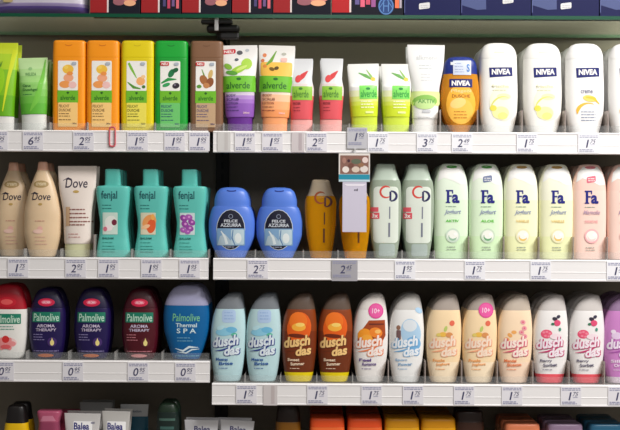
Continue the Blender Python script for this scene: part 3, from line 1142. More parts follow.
def p_spa(p):
    y = [(164.6, 306.6), (172, 304.2), (187, 302.8), (202, 304.4), (208, 306.8)]
    p.text('Palmolive', 173.4, 313, 200.4, 320.6, (120, 196, 150), .08, .01)
    p.text('Thermal', 176.6, 322.4, 197.6, 326.4, (206, 230, 236))
    p.text('S P A', 177.6, 327.6, 196.8, 332.4, (206, 230, 236))
    p.lines(178, 196, (337, 340), (120, 180, 206), .7)
    p.stroke([(176, 347.6), (184, 350), (190, 346), (199, 346.6)], [.4, 2, 2.2, .3], (222, 238, 242))
    p.stroke([(178, 351), (187, 352), (193, 348.6), (200, 348.2)], [.3, 1.4, 1.4, .3], (222, 238, 242))
    p.lines(176, 200, (355,), (120, 190, 214), .7, False)


product('shower_bottle', 'bottle', G6, '3L', 186.6, SPA, 2.5, (4, 96, 156), p_spa, [
    (186.8, 'wide blue shower bottle with pale lilac domed cap and white wave', 'wide blue bottle', 'blue bottle with lilac cap')],
    cap=(305, (164, 164, 196), 'top'), back=2)

# ---- lower shelf, right: leaning ovals
DUS = [(293.0, 232.4, 238.4, 8), (294.0, 228.6, 240, 18), (297, 223.6, 241.6, 26), (302, 218.8, 242.8, 32), (308, 215.6, 243.8, 36), (318, 212.6, 245, 40), (332, 210.9, 245.7, 42), (346, 210.9, 245.3, 42), (360, 211.8, 244, 41), (372, 213.4, 242.2, 39), (384, 215.2, 240.2, 36)]


def p_dusch(name, sub, art, a=0.0, outline=None):
    word, oc, subc = name

    def f(p):
        art(p)
        if oc:
            for dx, dy in ((.9, .7), (-.5, .5)):
                p.text('dusch', 212.8 + dx, 336.6 + dy, 239 + dx, 347.2 + dy, oc, .1, .06, 3.6)
                p.text('das', 224.6 + dx, 345.6 + dy, 240 + dx, 355 + dy, oc, .1, .06, 2)
        p.stroke([(215, 350.2), (223, 349), (231, 346.4), (238, 342.6)], [.3, 1.6, 1.4, .3], oc or word)
        p.text('dusch', 212.8, 336.6, 239, 347.2, word, .1, .04, 3.6)
        p.text('das', 224.6, 345.6, 240, 355, word, .1, .04, 2)
        p.text(sub[0], 216.6, 356.8, 228.4, 359.8, subc, 0, .03, 0)
        p.text(sub[1], 219.6, 361, 233.4, 364.2, subc, 0, .03, .6)
        p.lines(219, 231, (367,), subc, .6)
    return f


def a_sea(p):
    p.rect(222.4, 309, 236, 322, (178, 204, 236), 3)
    p.lines(224.6, 235, (312, 315, 318), (156, 186, 226), 1.2)
    p.ell(225, 331, 9, 4, (140, 204, 230), -4)
    p.ell(232, 329, 5.6, 3, (112, 186, 222), 4)
    p.ell(221, 327, 4, 2, (190, 228, 236), -20)
    p.ell(234.6, 333.6, 3, 1.6, (90, 190, 160))


GD = 'leaning oval shower bottles on the lower right shelf'
GREYCAP = (150, 146, 144)


def dusch(body, paint, items, capc, **kw):
    for i, it in enumerate(items):
        items[i] = it
    return product('shower_bottle', 'bottle', GD, '3R', 228.2, DUS, 2.5, body, paint, items, cap=(308.5, capc, 'top'), gap=.003, **kw)


dusch((190, 222, 226), p_dusch(((222, 234, 242), (44, 62, 140), (40, 90, 160)), ('Meeres', 'Brise'), a_sea), [
    (228.4, 'pale aqua leaning bottle, left one of the aqua pair', 'pale aqua leaning bottle', 'left aqua bottle'),
    (263.6, 'pale aqua leaning bottle, right one of the aqua pair, beside the brown bottle', 'pale aqua leaning bottle', 'right aqua bottle')], (120, 126, 132))


def a_sunset(p):
    p.ell(228, 327, 12, 16, (232, 96, 20), 8)
    p.ell(227, 320, 9, 9, (242, 118, 30))
    p.ell(227.6, 326, 7, 4, (250, 178, 60))
    p.ell(229, 323.6, 4.6, 2, (252, 214, 110))
    p.ell(226, 334.6, 9, 2, (110, 40, 14), 4)


dusch([(384, (240, 214, 12)), (371, (112, 50, 20)), (352, (122, 50, 18)), (330, (140, 62, 20))], p_dusch(((242, 200, 130), (112, 50, 20), (246, 220, 190)), ('Sweet', 'Summer'), a_sunset), [
    (299.4, 'brown leaning bottle with sunset print and yellow base, beside the aqua bottle', 'brown leaning bottle', 'left brown bottle'),
    (335.2, 'brown leaning bottle with sunset print and yellow base, beside the white bottle with pink sticker', 'brown leaning bottle', 'right brown bottle')], (96, 78, 66))


def stick(p, x, y, t='10+'):
    p.ell(x, y, 7.6, 7.6, (226, 68, 148))
    p.ell(x, y, 6.6, 6.6, (234, 92, 164))
    p.text(t, x - 4, y - 2.6, x + 4, y + 2.4, (250, 214, 232), .1, .02)


def a_fireorange(p):
    p.poly([(215, 332), (221, 326), (226, 319), (242, 318.6), (242.8, 334), (238, 343), (226, 344), (215, 342)], (168, 74, 30))
    p.ell(222, 334, 7, 7, (248, 156, 40))
    p.ell(233, 331, 6.6, 5, (244, 138, 44), 12)
    p.ell(235, 330, 3, 2, (252, 196, 110))
    p.ell(224, 338, 6, 5, (250, 172, 60))
    p.rect(226, 322, 241, 323.4, (110, 44, 30))
    stick(p, 233, 309.6)


dusch((240, 236, 232), p_dusch(((250, 236, 228), (236, 130, 80), (90, 60, 130)), ('Feel', 'Romance'), a_fireorange), [
    (370.6, 'white leaning bottle with orange flame print and pink round sticker', 'white leaning bottle', 'white bottle with pink sticker')], (228, 222, 216))


def a_man(p):
    p.ell(232, 331, 10, 14, (176, 210, 236), -10)
    p.ell(234, 342, 8, 7, (120, 180, 226))
    p.ell(231, 324, 7, 6, (224, 232, 238))
    p.ell(219.6, 326, 2, 2.4, (150, 110, 90))
    p.rect(217.6, 328.6, 222, 338, (120, 90, 90), 1)
    p.ell(240, 309, 4, 2.6, (180, 214, 240), 30)


dusch((240, 240, 238), p_dusch(((236, 242, 248), (110, 170, 216), (130, 170, 206)), ('Sport', 'Power'), a_man), [
    (406.4, 'white leaning bottle with light blue print and small figure', 'white leaning bottle', 'white bottle with blue print')], (206, 204, 200))


def a_cream(st):
    def f(p):
        p.ell(235.4, 321.4, 2.6, 2.8, (232, 110, 84), 20)
        p.ell(229, 327, 1.6, 3, (190, 206, 110), 20)
        p.ell(226.4, 332.6, 4, 2.4, (240, 190, 80))
        p.ell(232.6, 333, 3.6, 2.6, (222, 150, 90))
        p.ell(222, 333, 2.2, 1.8, (230, 206, 110))
        if st:
            stick(p, 233.6, 308.4)
    return f


cr = (250, 222, 178)
for px, st, lab, wh in ((443.8, 0, 'cream leaning bottle with small fruit print and no sticker', 'cream bottle without sticker'), (479.4, 1, 'cream leaning bottle with small fruit print and pink round sticker', 'cream bottle with sticker')):
    dusch([(384, (252, 232, 200)), (360, cr)], p_dusch(((250, 226, 204), (244, 170, 130), (236, 160, 90)), ('Frucht', 'Joghurt'), a_cream(st)), [(px, lab, 'cream leaning bottle', wh)], (172, 160, 150))


def a_peachflower(p):
    for a, b in ((222, 333), (226, 330), (219, 337)):
        p.ell(a, b, 2.6, 1.8, (242, 172, 96), a * 9 % 70)
    for a, b in ((235, 320), (236.4, 326), (233.6, 330), (236.8, 334)):
        p.ell(a, b, 2.6, 2.2, (238, 160, 170), 20)
        p.ell(a, b, 1, .9, (222, 100, 120))


dusch([(384, (250, 222, 196)), (360, (252, 224, 190))], p_dusch(((252, 232, 220), (222, 96, 120), (228, 122, 70)), ('Mandel', 'Blossom'), a_peachflower), [
    (514.6, 'peach coloured leaning bottle with pink and orange blossoms', 'peach leaning bottle', 'peach bottle')], (196, 182, 166))


def a_rasp(p):
    p.ell(222.8, 331.6, 5.6, 4.4, (236, 88, 122))
    for a, b in ((220, 330), (223, 329.4), (226, 331), (221.6, 333.4), (225, 334)):
        p.ell(a, b, 1.4, 1.1, (246, 140, 160))
    p.ell(231, 316.6, 2.6, 1.8, (50, 44, 60), 20)
    p.ell(234.6, 314.4, 2, 1.6, (60, 56, 76), -30)
    p.ell(233.4, 320.6, 3.4, 3, (226, 80, 120))
    p.ell(229, 321.6, 1.8, 1.3, (60, 120, 90))
    p.ell(236, 327, 1.3, 1.8, (80, 150, 130))
    p.ell(232, 334, 6, 3, (246, 226, 232))


dusch([(384, (240, 88, 100)), (371.4, (242, 239, 237))], p_dusch(((244, 232, 240), (200, 50, 110), (90, 84, 110)), ('Berry', 'Sorbet'), a_rasp), [
    (550.2, 'white leaning bottle with raspberry print and coral base, beside the peach bottle', 'white and coral leaning bottle', 'raspberry bottle beside the peach one'),
    (586.6, 'white leaning bottle with raspberry print and coral base, beside the mauve bottle', 'white and coral leaning bottle', 'raspberry bottle beside the mauve one')], (206, 200, 196))


def a_mauve(p):
    p.ell(222, 333, 5, 3.6, (232, 206, 236))
    p.ell(219, 329, 2.4, 2, (240, 226, 242))


dusch([(384, (232, 214, 226)), (374, (206, 134, 200))], p_dusch(((240, 226, 242), (170, 90, 170), (240, 220, 240)), ('Silk', 'Orchid'), a_mauve), [
    (620.5, 'mauve leaning bottle with pale base cut off by the right picture edge', 'mauve leaning bottle', 'mauve bottle')], (150, 120, 156))

# ---- bottom shelf: tops of products below the lower rails
G7 = 'products on the dark bottom shelf'


def flat_top(cx, w, ytop, d=44, neck=None):
    r = [(ytop, cx - w / 2 + 1, cx + w / 2 - 1, d - 3), (ytop + 3, cx - w / 2, cx + w / 2, d), (ytop + 30, cx - w / 2 - .6, cx + w / 2 + .6, d + 1), (506, cx - w / 2 + .6, cx + w / 2 - .6, d)]
    return r


def low(name, cat, cx, rows, n, body, paint, items, cap=None, back=0, front=YF, **kw):
    return product(name, cat, G7, '4', cx, rows, n, body, paint, items, cap=cap, back=back, front=front, **kw)


# black capped yellow bottle
low('shampoo_bottle', 'bottle', 17, [(405, 10, 24, 26), (406.5, 8.6, 25.4, 30), (420, 6.6, 27.4, 38), (424, 5.6, 28.6, 40), (440, 4, 30, 44), (506, 5, 29, 42)], 3, (236, 190, 10), None, [
    (17, 'yellow bottle with black cap below the lower left shelf, partly cut off', 'yellow bottle', 'yellow bottle with black cap')], cap=(422, (24, 20, 20), 'top'), back=1)
# pink bottles


def p_pink(p):
    p.poly([(42.4, 420), (45, 414.6), (55, 414.4), (58, 419.6)], (206, 126, 152))


pk = [(410, 39, 61, 36), (411.6, 38.2, 62, 38), (421, 40, 60, 40), (440, 38.6, 61.4, 42), (506, 40, 60, 40)]
low('shampoo_bottle', 'bottle', 50, pk, 4, (150, 64, 94), p_pink, [
    (49.6, 'pink bottle with flared flat cap beside the white tubes, foremost', 'pink flared bottle', 'foremost pink bottle')], cap=(421, (180, 84, 114), 'top'), back=0)
low('shampoo_bottle', 'bottle', 50, pk, 4, (158, 52, 78), None, [
    (68.6, 'dark rose bottle with flared cap, set back between the pink bottle and the white tube', 'dark rose flared bottle', 'dark rose bottle')], cap=(421, (166, 60, 88), 'top'), back=0, front=0.09)


# white tubes in the dark
def p_balea(tail):
    def f(p):
        p.rect(72, 421, 91, 440, (250, 250, 250), 1)
        p.text('Balea', 72.6, 422.4, 88, 429.4, (40, 42, 120), 0, .03)
        if tail:
            p.text('MED', 89.6, 421.6, 93.4, 423.4, (90, 90, 130))
    return f


tb = [(413.4, 62.6, 99, 2.2), (419, 63, 98.6, 4), (440, 65, 96.6, 20), (494, 70, 92, 32), (506, 70, 92, 30)]
low('shower_tube', 'tube', 80.6, tb, 2.2, (206, 204, 202), p_balea(True), [
    (81, 'white tube with navy lettering beside the pink bottle on the bottom shelf', 'white tube', 'white tube beside the pink bottle', .8)], back=1, topr=.0008)
tb2 = [(411, 66.6, 95, 2.2), (417, 67, 94.6, 4), (440, 68, 93, 20), (494, 70, 92, 32), (506, 70, 92, 30)]
low('shower_tube', 'tube', 80.6, tb2, 2.2, (196, 194, 190), p_balea(False), [
    (114, 'narrower white tube with navy lettering right of the wider white tube', 'narrow white tube', 'narrower white tube', 1.2)], back=1, topr=.0008)


def p_bluetube(p):
    p.rect(66.8, 416, 94.8, 446, (20, 82, 104))
    p.text('Bodylotion', 72, 409.6, 88, 412.8, (70, 80, 100), 0, .02)


tb5 = [(404, 66.6, 95, 2.2), (410, 67, 94.6, 4), (440, 68, 93, 20), (494, 70, 92, 32), (506, 70, 92, 30)]
low('shower_tube', 'tube', 80.6, tb5, 2.2, (176, 178, 178), p_bluetube, [
    (134, 'grey and teal tube standing farther back behind the narrower white tube', 'grey and teal tube', 'teal tube')], back=0, front=.10, topr=.0008)
tb4 = [(402, 64, 97, 2.2), (407, 64.4, 96.6, 4), (440, 66, 95, 20), (494, 70, 92, 32), (506, 70, 92, 30)]
low('shower_tube', 'tube', 80.6, tb4, 2.2, (150, 150, 148), None, [
    (96, 'taller grey tube set back behind the two white tubes on the bottom shelf', 'grey tube', 'grey tube set back')], back=1, front=.125, topr=.0008)


def p_dark(p):
    p.rect(160, 417, 176, 419.4, (70, 100, 90), .6)
    p.rect(161, 425, 175, 428, (60, 96, 90), .6)


low('shampoo_bottle', 'bottle', 168, [(402, 163, 173, 20), (404, 160, 176, 32), (412, 157.6, 178.4, 38), (440, 156.6, 179.4, 42), (506, 158, 178, 40)], 3, (24, 40, 36), p_dark, [
    (168, 'very dark green bottle between the teal tube and the small white tubes', 'dark green bottle', 'dark green bottle')], cap=(411, (30, 48, 34), 'top'), back=1)


def p_smalltube(p):
    p.text('Balea', 74, 425.4, 90, 431, (60, 60, 110), 0, .02)


tb3 = [(419.4, 64, 98, 2.2), (425, 64.4, 97.6, 4), (450, 65.6, 96, 18), (494, 70, 92, 30), (506, 70, 92, 29)]
low('shower_tube', 'tube', 80.6, tb3, 2.2, (206, 206, 210), p_smalltube, [
    (200, 'white tube below the gap between left and right shelves, left of its twin', 'white tube', 'left tube below the shelf gap', .6),
    (232.8, 'white tube under the left end of the lower right shelf', 'white tube', 'tube under the right shelf end', 3)], back=1, topr=.0008)
low('shampoo_bottle', 'bottle', 288, [(402, 282, 294, 22), (404, 279, 297, 30), (414, 276.6, 299.4, 38), (423, 275.6, 300.4, 40), (450, 275, 301, 42), (506, 276, 300, 40)], 2.6, (120, 76, 12), None, [
    (288, 'dark brown bottle with black dome left of the orange-red bottles', 'dark brown bottle', 'dark brown bottle')], cap=(421, (34, 20, 14), 'top'), back=1)


def p_cap_strip(c):
    def f(p):
        p.rect(314, 424, 340, 425.4, c, .6)  # thin strip in the cap's own colour
    return f


ft = flat_top(327, 34, 416.5, 46)
for px, c, cc, lab, wh in ((327, (240, 108, 50), (232, 84, 34), 'orange-red flat capped bottle below the brown leaning bottles, left one of two', 'left orange-red bottle'),
                           (364.4, (240, 106, 50), (230, 82, 34), 'orange-red flat capped bottle left of the ochre bottles', 'right orange-red bottle'),
                           (401.4, (222, 160, 22), (206, 140, 14), 'ochre flat capped bottle beside the orange-red bottle', 'left ochre bottle'),
                           (437.6, (224, 158, 16), (208, 140, 10), 'ochre flat capped bottle beside the dark brown cap', 'right ochre bottle')):
    low('shampoo_bottle', 'bottle', 327, ft, 5, c, p_cap_strip(cc), [(px, lab, lab.split(' ')[0] + ' flat capped bottle', wh)], cap=(425.6, cc, 'top'), back=3, topr=.003)
low('shampoo_bottle', 'bottle', 469, [(410, 458, 480, 36), (411.4, 456, 482, 40), (420, 455.4, 482.6, 42), (421, 454.6, 483.4, 43), (450, 454, 484, 44), (506, 455, 483, 43)], 2.6, (56, 32, 22), None, [
    (469, 'blackish brown bottle with round cap between the ochre and salmon bottles', 'blackish brown bottle', 'blackish brown bottle')], cap=(421, (40, 26, 22), 'top'), back=1)
ft2 = flat_top(327, 35, 421.5, 46)
for px, c, cc, lab, wh in ((521, (236, 156, 118), (226, 132, 92), 'salmon orange flat capped bottle below the peach leaning bottle', 'salmon orange bottle'),
                           (563.6, (170, 140, 170), (150, 126, 152), 'greyish purple flat capped bottle below the right price rail', 'greyish purple bottle'),
                           (605, (60, 124, 152), (44, 100, 130), 'steel blue flat capped bottle nearest the right picture edge', 'steel blue bottle')):
    low('shampoo_bottle', 'bottle', 327, ft2, 5, c, p_cap_strip(cc), [(px, lab, ' '.join(lab.split(' ')[:2]) + ' flat capped bottle', wh)], cap=(430, cc, 'top'), back=2, topr=.003)

# ------------------------------------------------------------------ boxes and packs on the glass shelf
GZ = GLASS_TOP + 0.0002
PB = 14.4                                            # picture line of the boxes' feet


def carton(name, x0, x1, y0, dpt, h, colour, paint, label, cat, group, flat_side=None):
    Y = y0
    k = (D + Y) / F
    cx = (x0 + x1) / 2
    root = empty(name, (X_at(cx, 5, Y), Y, GZ))
    tag(root, label, cat, group)
    hw = (x1 - x0) / 2 * k
    b = MB()
    b.box(-hw, hw, 0, dpt, 0, h, colour, 0.0008)
    b.build('carton', root)
    p = Print(lambda px: (px - cx) * k, lambda py: Z_at(cx, py, Y) - GZ, lambda x, z: 0.0, flat=True)
    p.layer = 0.0002
    paint(p, x0, x1)
    p.build('printed_front', root)
    return root


def p_hair(art):
    def f(p, x0, x1):
        p.rect(x0 + .3, -56, x0 + 17, 12.6, (150, 12, 18))
        p.rect(x0 + 17, -56, x0 + 18.6, 12.4, (220, 206, 204))
        c = x0 + 20
        w = x1 - c
        if art == 0:
            p.ell(c + w * .5, -2, w * .42, 6, (206, 130, 120))
            p.ell(c + w * .3, 2, w * .2, 3.4, (150, 90, 100))
            p.ell(c + w * .66, 3, w * .2, 3, (232, 170, 130))
        else:
            for i in range(4):
                p.rect(c + w * (.1 + i * .22), -14, c + w * (.24 + i * .22), 6.4 + i % 2 * 2, ((70, 62, 110), (190, 60, 90), (110, 80, 130), (216, 100, 110))[i])
        p.rect(c, -50, x1 - 1, -22, (180, 24, 30), 1)
        p.text('COLOR', c + 2, -44, x1 - 3, -36, W, 0, .02)
    return f


GH = 'hair colour cartons on the glass shelf'
NB = (10, 11, 28)
hair = [(90, 140, 0, 'first from the soft purple pack'), (141, 181, 1, 'second from the soft purple pack'), (182, 231, 0, 'above the black clamp'), (232, 272.4, 1, 'just right of the black clamp'),
        (273.2, 331, 0, 'wide one before the blue emblem carton')]
for x0, x1, a, lab in hair:
    carton('hair_colour_box', x0, x1, .014, .055, .17, mat(NB, .6, 'paper'), p_hair(a), 'dark navy carton with red side stripe, ' + lab, 'box', GH)


def p_emblem(p, x0, x1):
    p.rect(x0 + .2, -56, x0 + 17.6, 12.6, (176, 12, 18))
    p.rect(x0 + 17.6, -56, x0 + 19.4, 12.4, (226, 206, 204))
    for i, c in enumerate(((96, 84, 140), (222, 96, 122), (200, 70, 96), (150, 80, 140))):
        p.rect(355 + i * 5.4, -14, 359.4 + i * 5.4, 4.6 + i % 2 * 2.4, c)
    bl = (86, 130, 186)
    p.ell(386, 6, 8, 9, (24, 60, 120))
    p.arc(386, 6, 7, 8, 0, 360, 1, bl, 24)
    p.stroke([(383.6, .4), (383.6, 11.6)], 1, bl)
    p.stroke([(388.4, .4), (388.4, 11.6)], 1, bl)
    p.stroke([(383.6, 6), (388.4, 6)], 1, bl)
    p.stroke([(379.4, 8), (386, -1.6), (392.6, 8)], .8, bl)
    p.rect(395, -14, 399, 8, (236, 110, 70))
    p.rect(399.4, -14, 401.6, 8, (170, 160, 170))


carton('hair_colour_box', 331.8, 403, .014, .055, .17, mat(NB, .6, 'paper'), p_emblem, 'dark navy carton with red stripe and round light blue emblem', 'box', GH)


def p_blue(label, stick):
    def f(p, x0, x1):
        if label:
            p.poly([(x0 + .6, -30), (x0 + 24, -30), (x0 + 25, 9.4), (x0 + 16, 10), (x0 + .6, 5.4)], (60, 72, 120))
            p.rect(x0 + 2, -24, x0 + 20, -10, (140, 150, 190), 1)
        p.rect(x0 + .1, -50, x0 + .9, 13, (70, 80, 130))
        if stick:
            sx, sy = stick
            p.rect(sx - 5.4, sy - 3, sx + 5.4, sy + 3, (206, 206, 206), 1.2, 1.4)
            p.lines(sx - 3.6, sx + 4, (sy - 1, sy + .8), (170, 170, 172), .6, False)
    return f


BL = (7, 14, 68)
for x0, x1, lb, st, lab in ((404.2, 460.4, False, (424.4, 6.6), 'deep blue carton with white price sticker beside the emblem carton'), (461.2, 531, True, (508, 1), 'deep blue carton with grey-blue panel above the first white bottle'),
                            (531.8, 599, True, (566, 6.6), 'deep blue carton with grey-blue panel and white sticker low on its front'), (600, 668, True, None, 'deep blue carton cut off by the right picture edge')):
    carton('hair_care_box', x0, x1, .014, .055, .17, mat(BL, .6, 'paper'), p_blue(lb, st), lab, 'box', 'deep blue cartons on the glass shelf')

# soft pack, its bottom seam curved
k = (D + .04) / F
sp = empty('soft_pack', (X_at(40, 5, .04), .045, GZ))
tag(sp, 'large soft pack in white and purple film at the left end of the glass shelf', 'pack')
b = MB()
N, Mz = 36, 16
V = []
xw = 49 * k
for j in range(Mz + 1):
    z = 0.003 + 0.12 * j / Mz
    for i in range(N):
        a = 2 * math.pi * i / N
        ca, sa = math.cos(a), math.sin(a)
        x = xw * math.copysign(abs(ca) ** .5, ca)
        sw = min(1, (j + .6) / 2.6) * min(1, (Mz - j + .6) / 2.6)
        y = .03 * sw ** .6 * math.copysign(abs(sa) ** .7, sa)
        lift = (.0045 * math.cos(x / xw * 1.5) - .0026) * max(0, 1 - j / 5) if sa < 0 else 0
        V.append((x, y + .0012 * math.sin(x * 160 + j), z + max(lift, -.0025)))
FA = []
sl = []
for j in range(Mz):
    fs = [(j * N + i, j * N + (i + 1) % N, (j + 1) * N + (i + 1) % N, (j + 1) * N + i) for i in range(N)]
    if j == 0:
        b.add(V, fs, (96, 76, 150), True)
    else:
        kk = b.slot((96, 76, 150) if j < 2 else (150, 136, 178) if j < 3 else (196, 190, 204))
        for f_ in fs:
            b.f.append(list(f_))
            b.m.append(kk)
            b.smooth.append(True)
b.f.append(list(range(N))[::-1])
b.m.append(0)
b.smooth.append(False)
b.f.append(list(range(Mz * N, (Mz + 1) * N)))
b.m.append(b.slot((196, 190, 204)))
b.smooth.append(False)
b.build('film_pack', sp)
fp = Print(lambda px: (px - 40) * k, lambda py: Z_at(40, py, .02) - GZ, lambda x, z: -.0325, flat=True)
fp.rect(6, -10, 16, 3, (176, 156, 110), 2)
fp.rect(22, -10, 66, -3, (226, 220, 230), 2)
fp.build('printed_front', sp)

# ------------------------------------------------------------------ price tags on the rails
TP = (227, 225, 231)
TI = (150, 151, 180)


def price(px, ytop, num, sup, label, group='price tags on the rails', paper=TP, w=20.6, h=18.6, y=-0.0001, blank=False, ink=TI):
    k = D / F
    cx = px
    cyy = ytop + 1.6
    zt = Z_at(px, cyy, 0)
    mbp = Print(lambda q: (q - cx) * k, lambda q: (cyy + h - q) * k, lambda x, z: 0.0, flat=True)
    mbp.layer = 0.0001
    mbp.mb.fixn = False
    hh, t = h * k, .0006
    mbp.mb.box(-w / 2 * k, w / 2 * k, 0, t, 0, hh, mat(paper, .5, 'paper'))
    x0, y0 = px - w / 2, cyy
    if not blank:
        mbp.lines(x0 + 1.4, x0 + w - 1, (y0 + 1.6, y0 + 3.2), ink, .9, False)
        mbp.text(num, px - (2.6 if num == '1' else 4.6), y0 + 5.4, px + .6, y0 + 13.4, (70, 70, 104), .18, .01)
        if sup:
            mbp.text(sup, px + 1.6, y0 + 5.2, px + 7.4, y0 + 9.4, (70, 70, 104), .35, .0)
            mbp.stroke([(px + 1.8, y0 + 10.6), (px + 6.6, y0 + 10.4)], .5, ink)
        mbp.lines(x0 + 1.4, x0 + w - 2, (y0 + 15.2, y0 + 16.8), ink, .9)
    else:
        mbp.rect(x0 + w * .55, y0 + 1, x0 + w * .8, y0 + h - 2, ink)
    o = mbp.build('price_tag')
    o.location = (X_at(px, cyy, 0), y - t, zt - hh)
    o.rotation_euler = (0, 0, 0)
    tag(o, label, 'price tag', group)
    return o


r1 = lambda px: TOP1 + (px - 310) * ROLL
r2 = lambda px: TOP2 + (px - 310) * ROLL
r3 = lambda px: TOP3L + (px - 310) * ROLL
r4 = lambda px: TOP3R + (px - 310) * ROLL
for px, n_, s_, lab in ((-2.5, '2', '95', 'under the lime tube at the left edge'), (33, '6', '95', 'under the short pale green tube'), (83.5, '2', '95', 'between the two orange bottles'), (137.5, '1', '95', 'under the yellow bottle'),
                        (174.6, '1', '95', 'under the green olive bottle'), (199.4, '1', '95', 'under the brown nut bottle')):
    price(px, r1(px), n_, s_, 'price tag reading %s.%s %s' % (n_, s_, lab))
for px, n_, s_, lab in ((245, '1', '95', 'under the violet tube'), (272.4, '1', '95', 'under the orange and white tube'), (316.6, '2', '95', 'between the two red tubes'), (378, '1', '75', 'between the two lime tubes'),
                        (427, '3', '75', 'under the tall white tube'), (462, '2', '49', 'under the amber oil bottle'), (527, '1', '75', 'under the second white rounded bottle'), (588.4, '1', '75', 'under the orange swirl bottle')):
    price(px, r1(px), n_, s_, 'price tag reading %s.%s %s' % (n_, s_, lab), paper=(237, 237, 242) if px > 370 else TP, ink=(176, 178, 196) if px > 370 else TI)
price(357.2, r1(357) - 5.5, '1', '95', 'grey price tag riding above the rail edge before the left lime tube', paper=(190, 190, 196), w=20, h=21, y=-.0016)
price(298, r1(298) - .6, '', '', 'blank pinkish grey tag holder under the red tube beside the orange tube', paper=(206, 198, 200), w=13, h=20, blank=True, ink=(184, 172, 176))
price(224, r1(224) - .6, '', '', 'blank grey tag holder at the left end of the upper right rail', paper=(208, 206, 204), w=13, h=20, blank=True, ink=(196, 192, 190))
for px, n_, s_, lab in ((18, '1', '75', 'between the two cream tapered bottles'), (75.6, '2', '95', 'under the cream white tube'), (108.4, '1', '95', 'under the white blossom bottle'), (151.4, '1', '95', 'under the orange flower bottle'),
                        (189.6, '1', '95', 'under the purple blossom bottle'), (257.6, '2', '75', 'between the two blue oval bottles'), (405, '1', '95', 'between the two clear pale bottles'), (474.8, '1', '75', 'between the two mint bottles'),
                        (540.6, '1', '75', 'between the two pale yellow bottles'), (617, '1', '75', 'at the right edge under the pink bottles')):
    price(px, r2(px), n_, s_, 'price tag reading %s.%s %s' % (n_, s_, lab), paper=(237, 237, 242) if px > 370 else TP)
price(344.6, r2(344) - .4, '2', '45', 'dark grey price tag reading 2.45 below the lilac hanging strip', paper=(168, 166, 172), w=26, h=21, y=-.0004)
for px, n_, s_, lab in ((3.6, '0', '95', 'under the red capped white bottle'), (73, '0', '95', 'between the two dark purple bottles'), (138, '0', '95', 'under the dark red bottle'), (185.4, '0', '95', 'under the wide blue bottle')):
    price(px, r3(px), n_, s_, 'price tag reading %s.%s %s' % (n_, s_, lab))
for px, lab in ((246.4, 'between the two aqua leaning bottles'), (317.4, 'between the two brown leaning bottles'), (371.6, 'under the white bottle with pink sticker'), (413, 'under the white bottle with blue print'),
                (464, 'between the two cream leaning bottles'), (512, 'under the peach leaning bottle'), (571, 'between the two raspberry bottles'), (618.4, 'at the right edge under the mauve bottle')):
    price(px, r4(px), '1', '75', 'price tag reading 1.75 ' + lab)
price(270.4, r4(270) - .4, '', '', 'blank grey tag holder under the right aqua bottle', paper=(206, 200, 200), w=14, h=20.5, blank=True, ink=(190, 180, 180))

# red clip ring on the upper left rail
cl = Print(lambda q: (q - 112.6) * D / F, lambda q: (146.4 - q) * D / F, lambda x, z: 0.0, flat=True)
rp = MB()
ring = []
for a in range(24):
    t = 2 * math.pi * a / 24
    ca, sa = math.cos(t), math.sin(t)
    ring.append((2.9 * math.copysign(abs(ca) ** .5, ca), 9.6 * math.copysign(abs(sa) ** .35, sa)))
kk = D / F
V, FS = [], []
for i, (x, z) in enumerate(ring):
    a0 = math.atan2(z, x)
    for q in range(6):
        a = 2 * math.pi * q / 6
        V.append((x * kk + .0019 * math.cos(a) * (x / 3.2), .0014 * math.sin(a), z * kk + .0019 * math.cos(a) * (z / 10)))
for i in range(24):
    for q in range(6):
        FS.append((i * 6 + q, i * 6 + (q + 1) % 6, ((i + 1) % 24) * 6 + (q + 1) % 6, ((i + 1) % 24) * 6 + q))
rp.add(V, FS, (206, 96, 104), True)
ro = rp.build('rail_clip')
ro.location = (X_at(112.4, 137, 0), -.0015, Z_at(112.4, 136.8, 0))
tag(ro, 'small red ring shaped plastic clip on the upper left rail beside the yellow bottle', 'clip')

# hanging strip before the amber bottle
hs = empty('hanging_strip', (X_at(355, 190, -.008), -.008, Z_at(355, 232, -.008)))
tag(hs, 'lilac-white hanging pad with brown and teal header, hung from the rail above', 'hanging strip')
k = (D - .008) / F
zz = lambda py: (232 - py) * k
b = MB()
b.prism([(0, zz(232)), (.0015, zz(232) - 0), (.0075, zz(230)), (.0075, zz(186)), (.004, zz(180)), (0, zz(178))], -12.4 * k, 11.6 * k, (204, 199, 216))
b.build('lilac_pad', hs)
b = MB()
b.box(-16.4 * k, 14.8 * k, .0002, .0014, zz(182), zz(153.4), (226, 220, 214), .0003)
b.build('header_card', hs)
p = Print(lambda q: (q - 355) * k, zz, lambda x, z: .0002, flat=True)
p.layer = .0001
p.rect(340, 155.4, 368.6, 174, (136, 98, 86), .6)
for a, c_, rx, ry, cc in ((345.6, 169.6, 3.4, 3.2, (232, 222, 214)), (355.6, 169.4, 4, 3, (214, 196, 180)), (364, 169, 4, 3.4, (222, 212, 206)), (356, 161.4, 5, 2.6, (96, 104, 84)), (365, 160, 3, 3, (226, 206, 200)),
                          (348.6, 160.8, 1.4, 1.6, (70, 40, 50)), (344, 160.6, 2, 3, (168, 124, 110)), (361, 165, 3, 2, (150, 110, 80)), (351, 165.6, 3, 2.4, (116, 74, 62))):
    p.ell(a, c_, rx, ry, cc)
p.rect(338.8, 174.4, 369.6, 179.6, (34, 142, 168))
p.rect(338.8, 179.6, 369.6, 181.6, (190, 214, 224))
p.build('printed_header', hs)
b = MB()
p = Print(lambda q: (q - 355) * k, zz, lambda x, z: 0.0, flat=True)
p.layer = .0001
p.text('cd', 354, 188.6, 357.8, 191, (60, 56, 70), 0, .03)
p.poly([(344, 184), (366, 184), (363, 186), (347, 186)], (232, 228, 238))
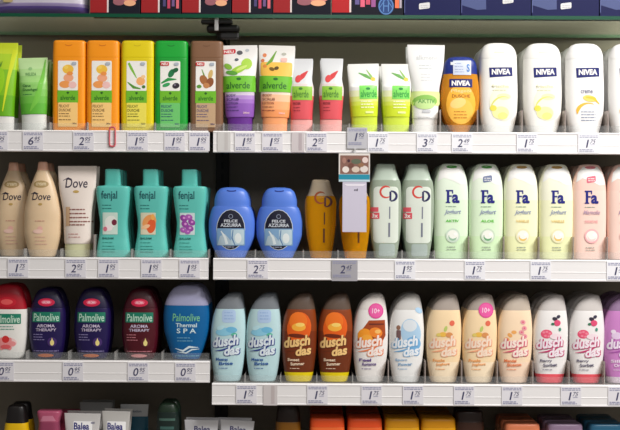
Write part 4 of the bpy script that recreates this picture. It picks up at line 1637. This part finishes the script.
p.build('pad_print', hs)
b = MB()
for s in range(2):
    b.box(-.0016 + s * .0000, .0016, .0016, .0030, zz(156), zz(149), (196, 196, 196))
    break
b.box(-.0016, .0016, .0016, .0068, zz(149), zz(148.2), (196, 196, 196))
b.build('hook', hs)

# ------------------------------------------------------------------ clear dividers between the files
CLEARD = mat((222, 214, 208), 0.25, 'clear', 0.45)
CLEARS = mat((222, 220, 216), 0.25, 'clear', 0.4)
GREYD = mat((150, 138, 132), 0.4)
GREYS = mat((150, 146, 142), 0.4)
for row, xs in (('1', ((50.6, 0), (88.0, 0), (155.3, 0), (189.6, 0), (223.4, 0), (257.4, 0), (312.6, 0), (348.4, 0), (380.6, 0), (411.2, 0), (439, 1), (476.2, 1), (520.4, 1), (563.3, 1), (606.0, 1))),
                ('2', ((25.7, 0), (62.2, 0), (95.2, 1), (132.6, 0), (171.0, 0), (209.4, 0), (255.6, 0), (303.4, 0), (338, 0), (400.0 + 1.6, 0), (433.7, 0), (468.0, 1), (502.9, 1), (537.8, 1), (572, 1), (605.9, 1))),
                ('3L', ((28.4, 0), (70.4, 0), (116.6, 0), (163.4, 0))),
                ('3R', ((246, 0), (281.5, 0), (317.4, 0), (353, 0), (388.6, 1), (425.2, 1), (461.6, 1), (497.0, 1), (532.4, 1), (568.4, 1), (603.6, 1)))):
    nm = {'1': 'upper shelf', '2': 'middle shelf', '3L': 'lower left shelf', '3R': 'lower right shelf'}[row]
    for i, (px, tall) in enumerate(xs):
        k = (D + .03) / F
        y0_ = .0165
        x_ = X_at(px, 250, .03)
        b = MB()
        hgt = .052 if tall else .020
        b.prism([(y0_, .0003), (.25, .0003), (.25, hgt), (y0_ + .001, hgt)], x_ - .0004, x_ + .0004, CLEARD if tall else CLEARS)
        b.prism([(y0_ - .0008, .0003), (y0_ - .0001, .0003), (y0_ - .0001, hgt), (y0_ - .0008, hgt)], x_ - .0012, x_ + .0012, GREYD if tall else GREYS)
        o = b.build('shelf_divider')
        o.location = (0, 0, ROWS[row])
        o['label'] = 'clear plastic divider standing between neighbouring files of products on the ' + nm
        o['category'] = 'divider'
        o['group'] = 'clear dividers on the ' + nm
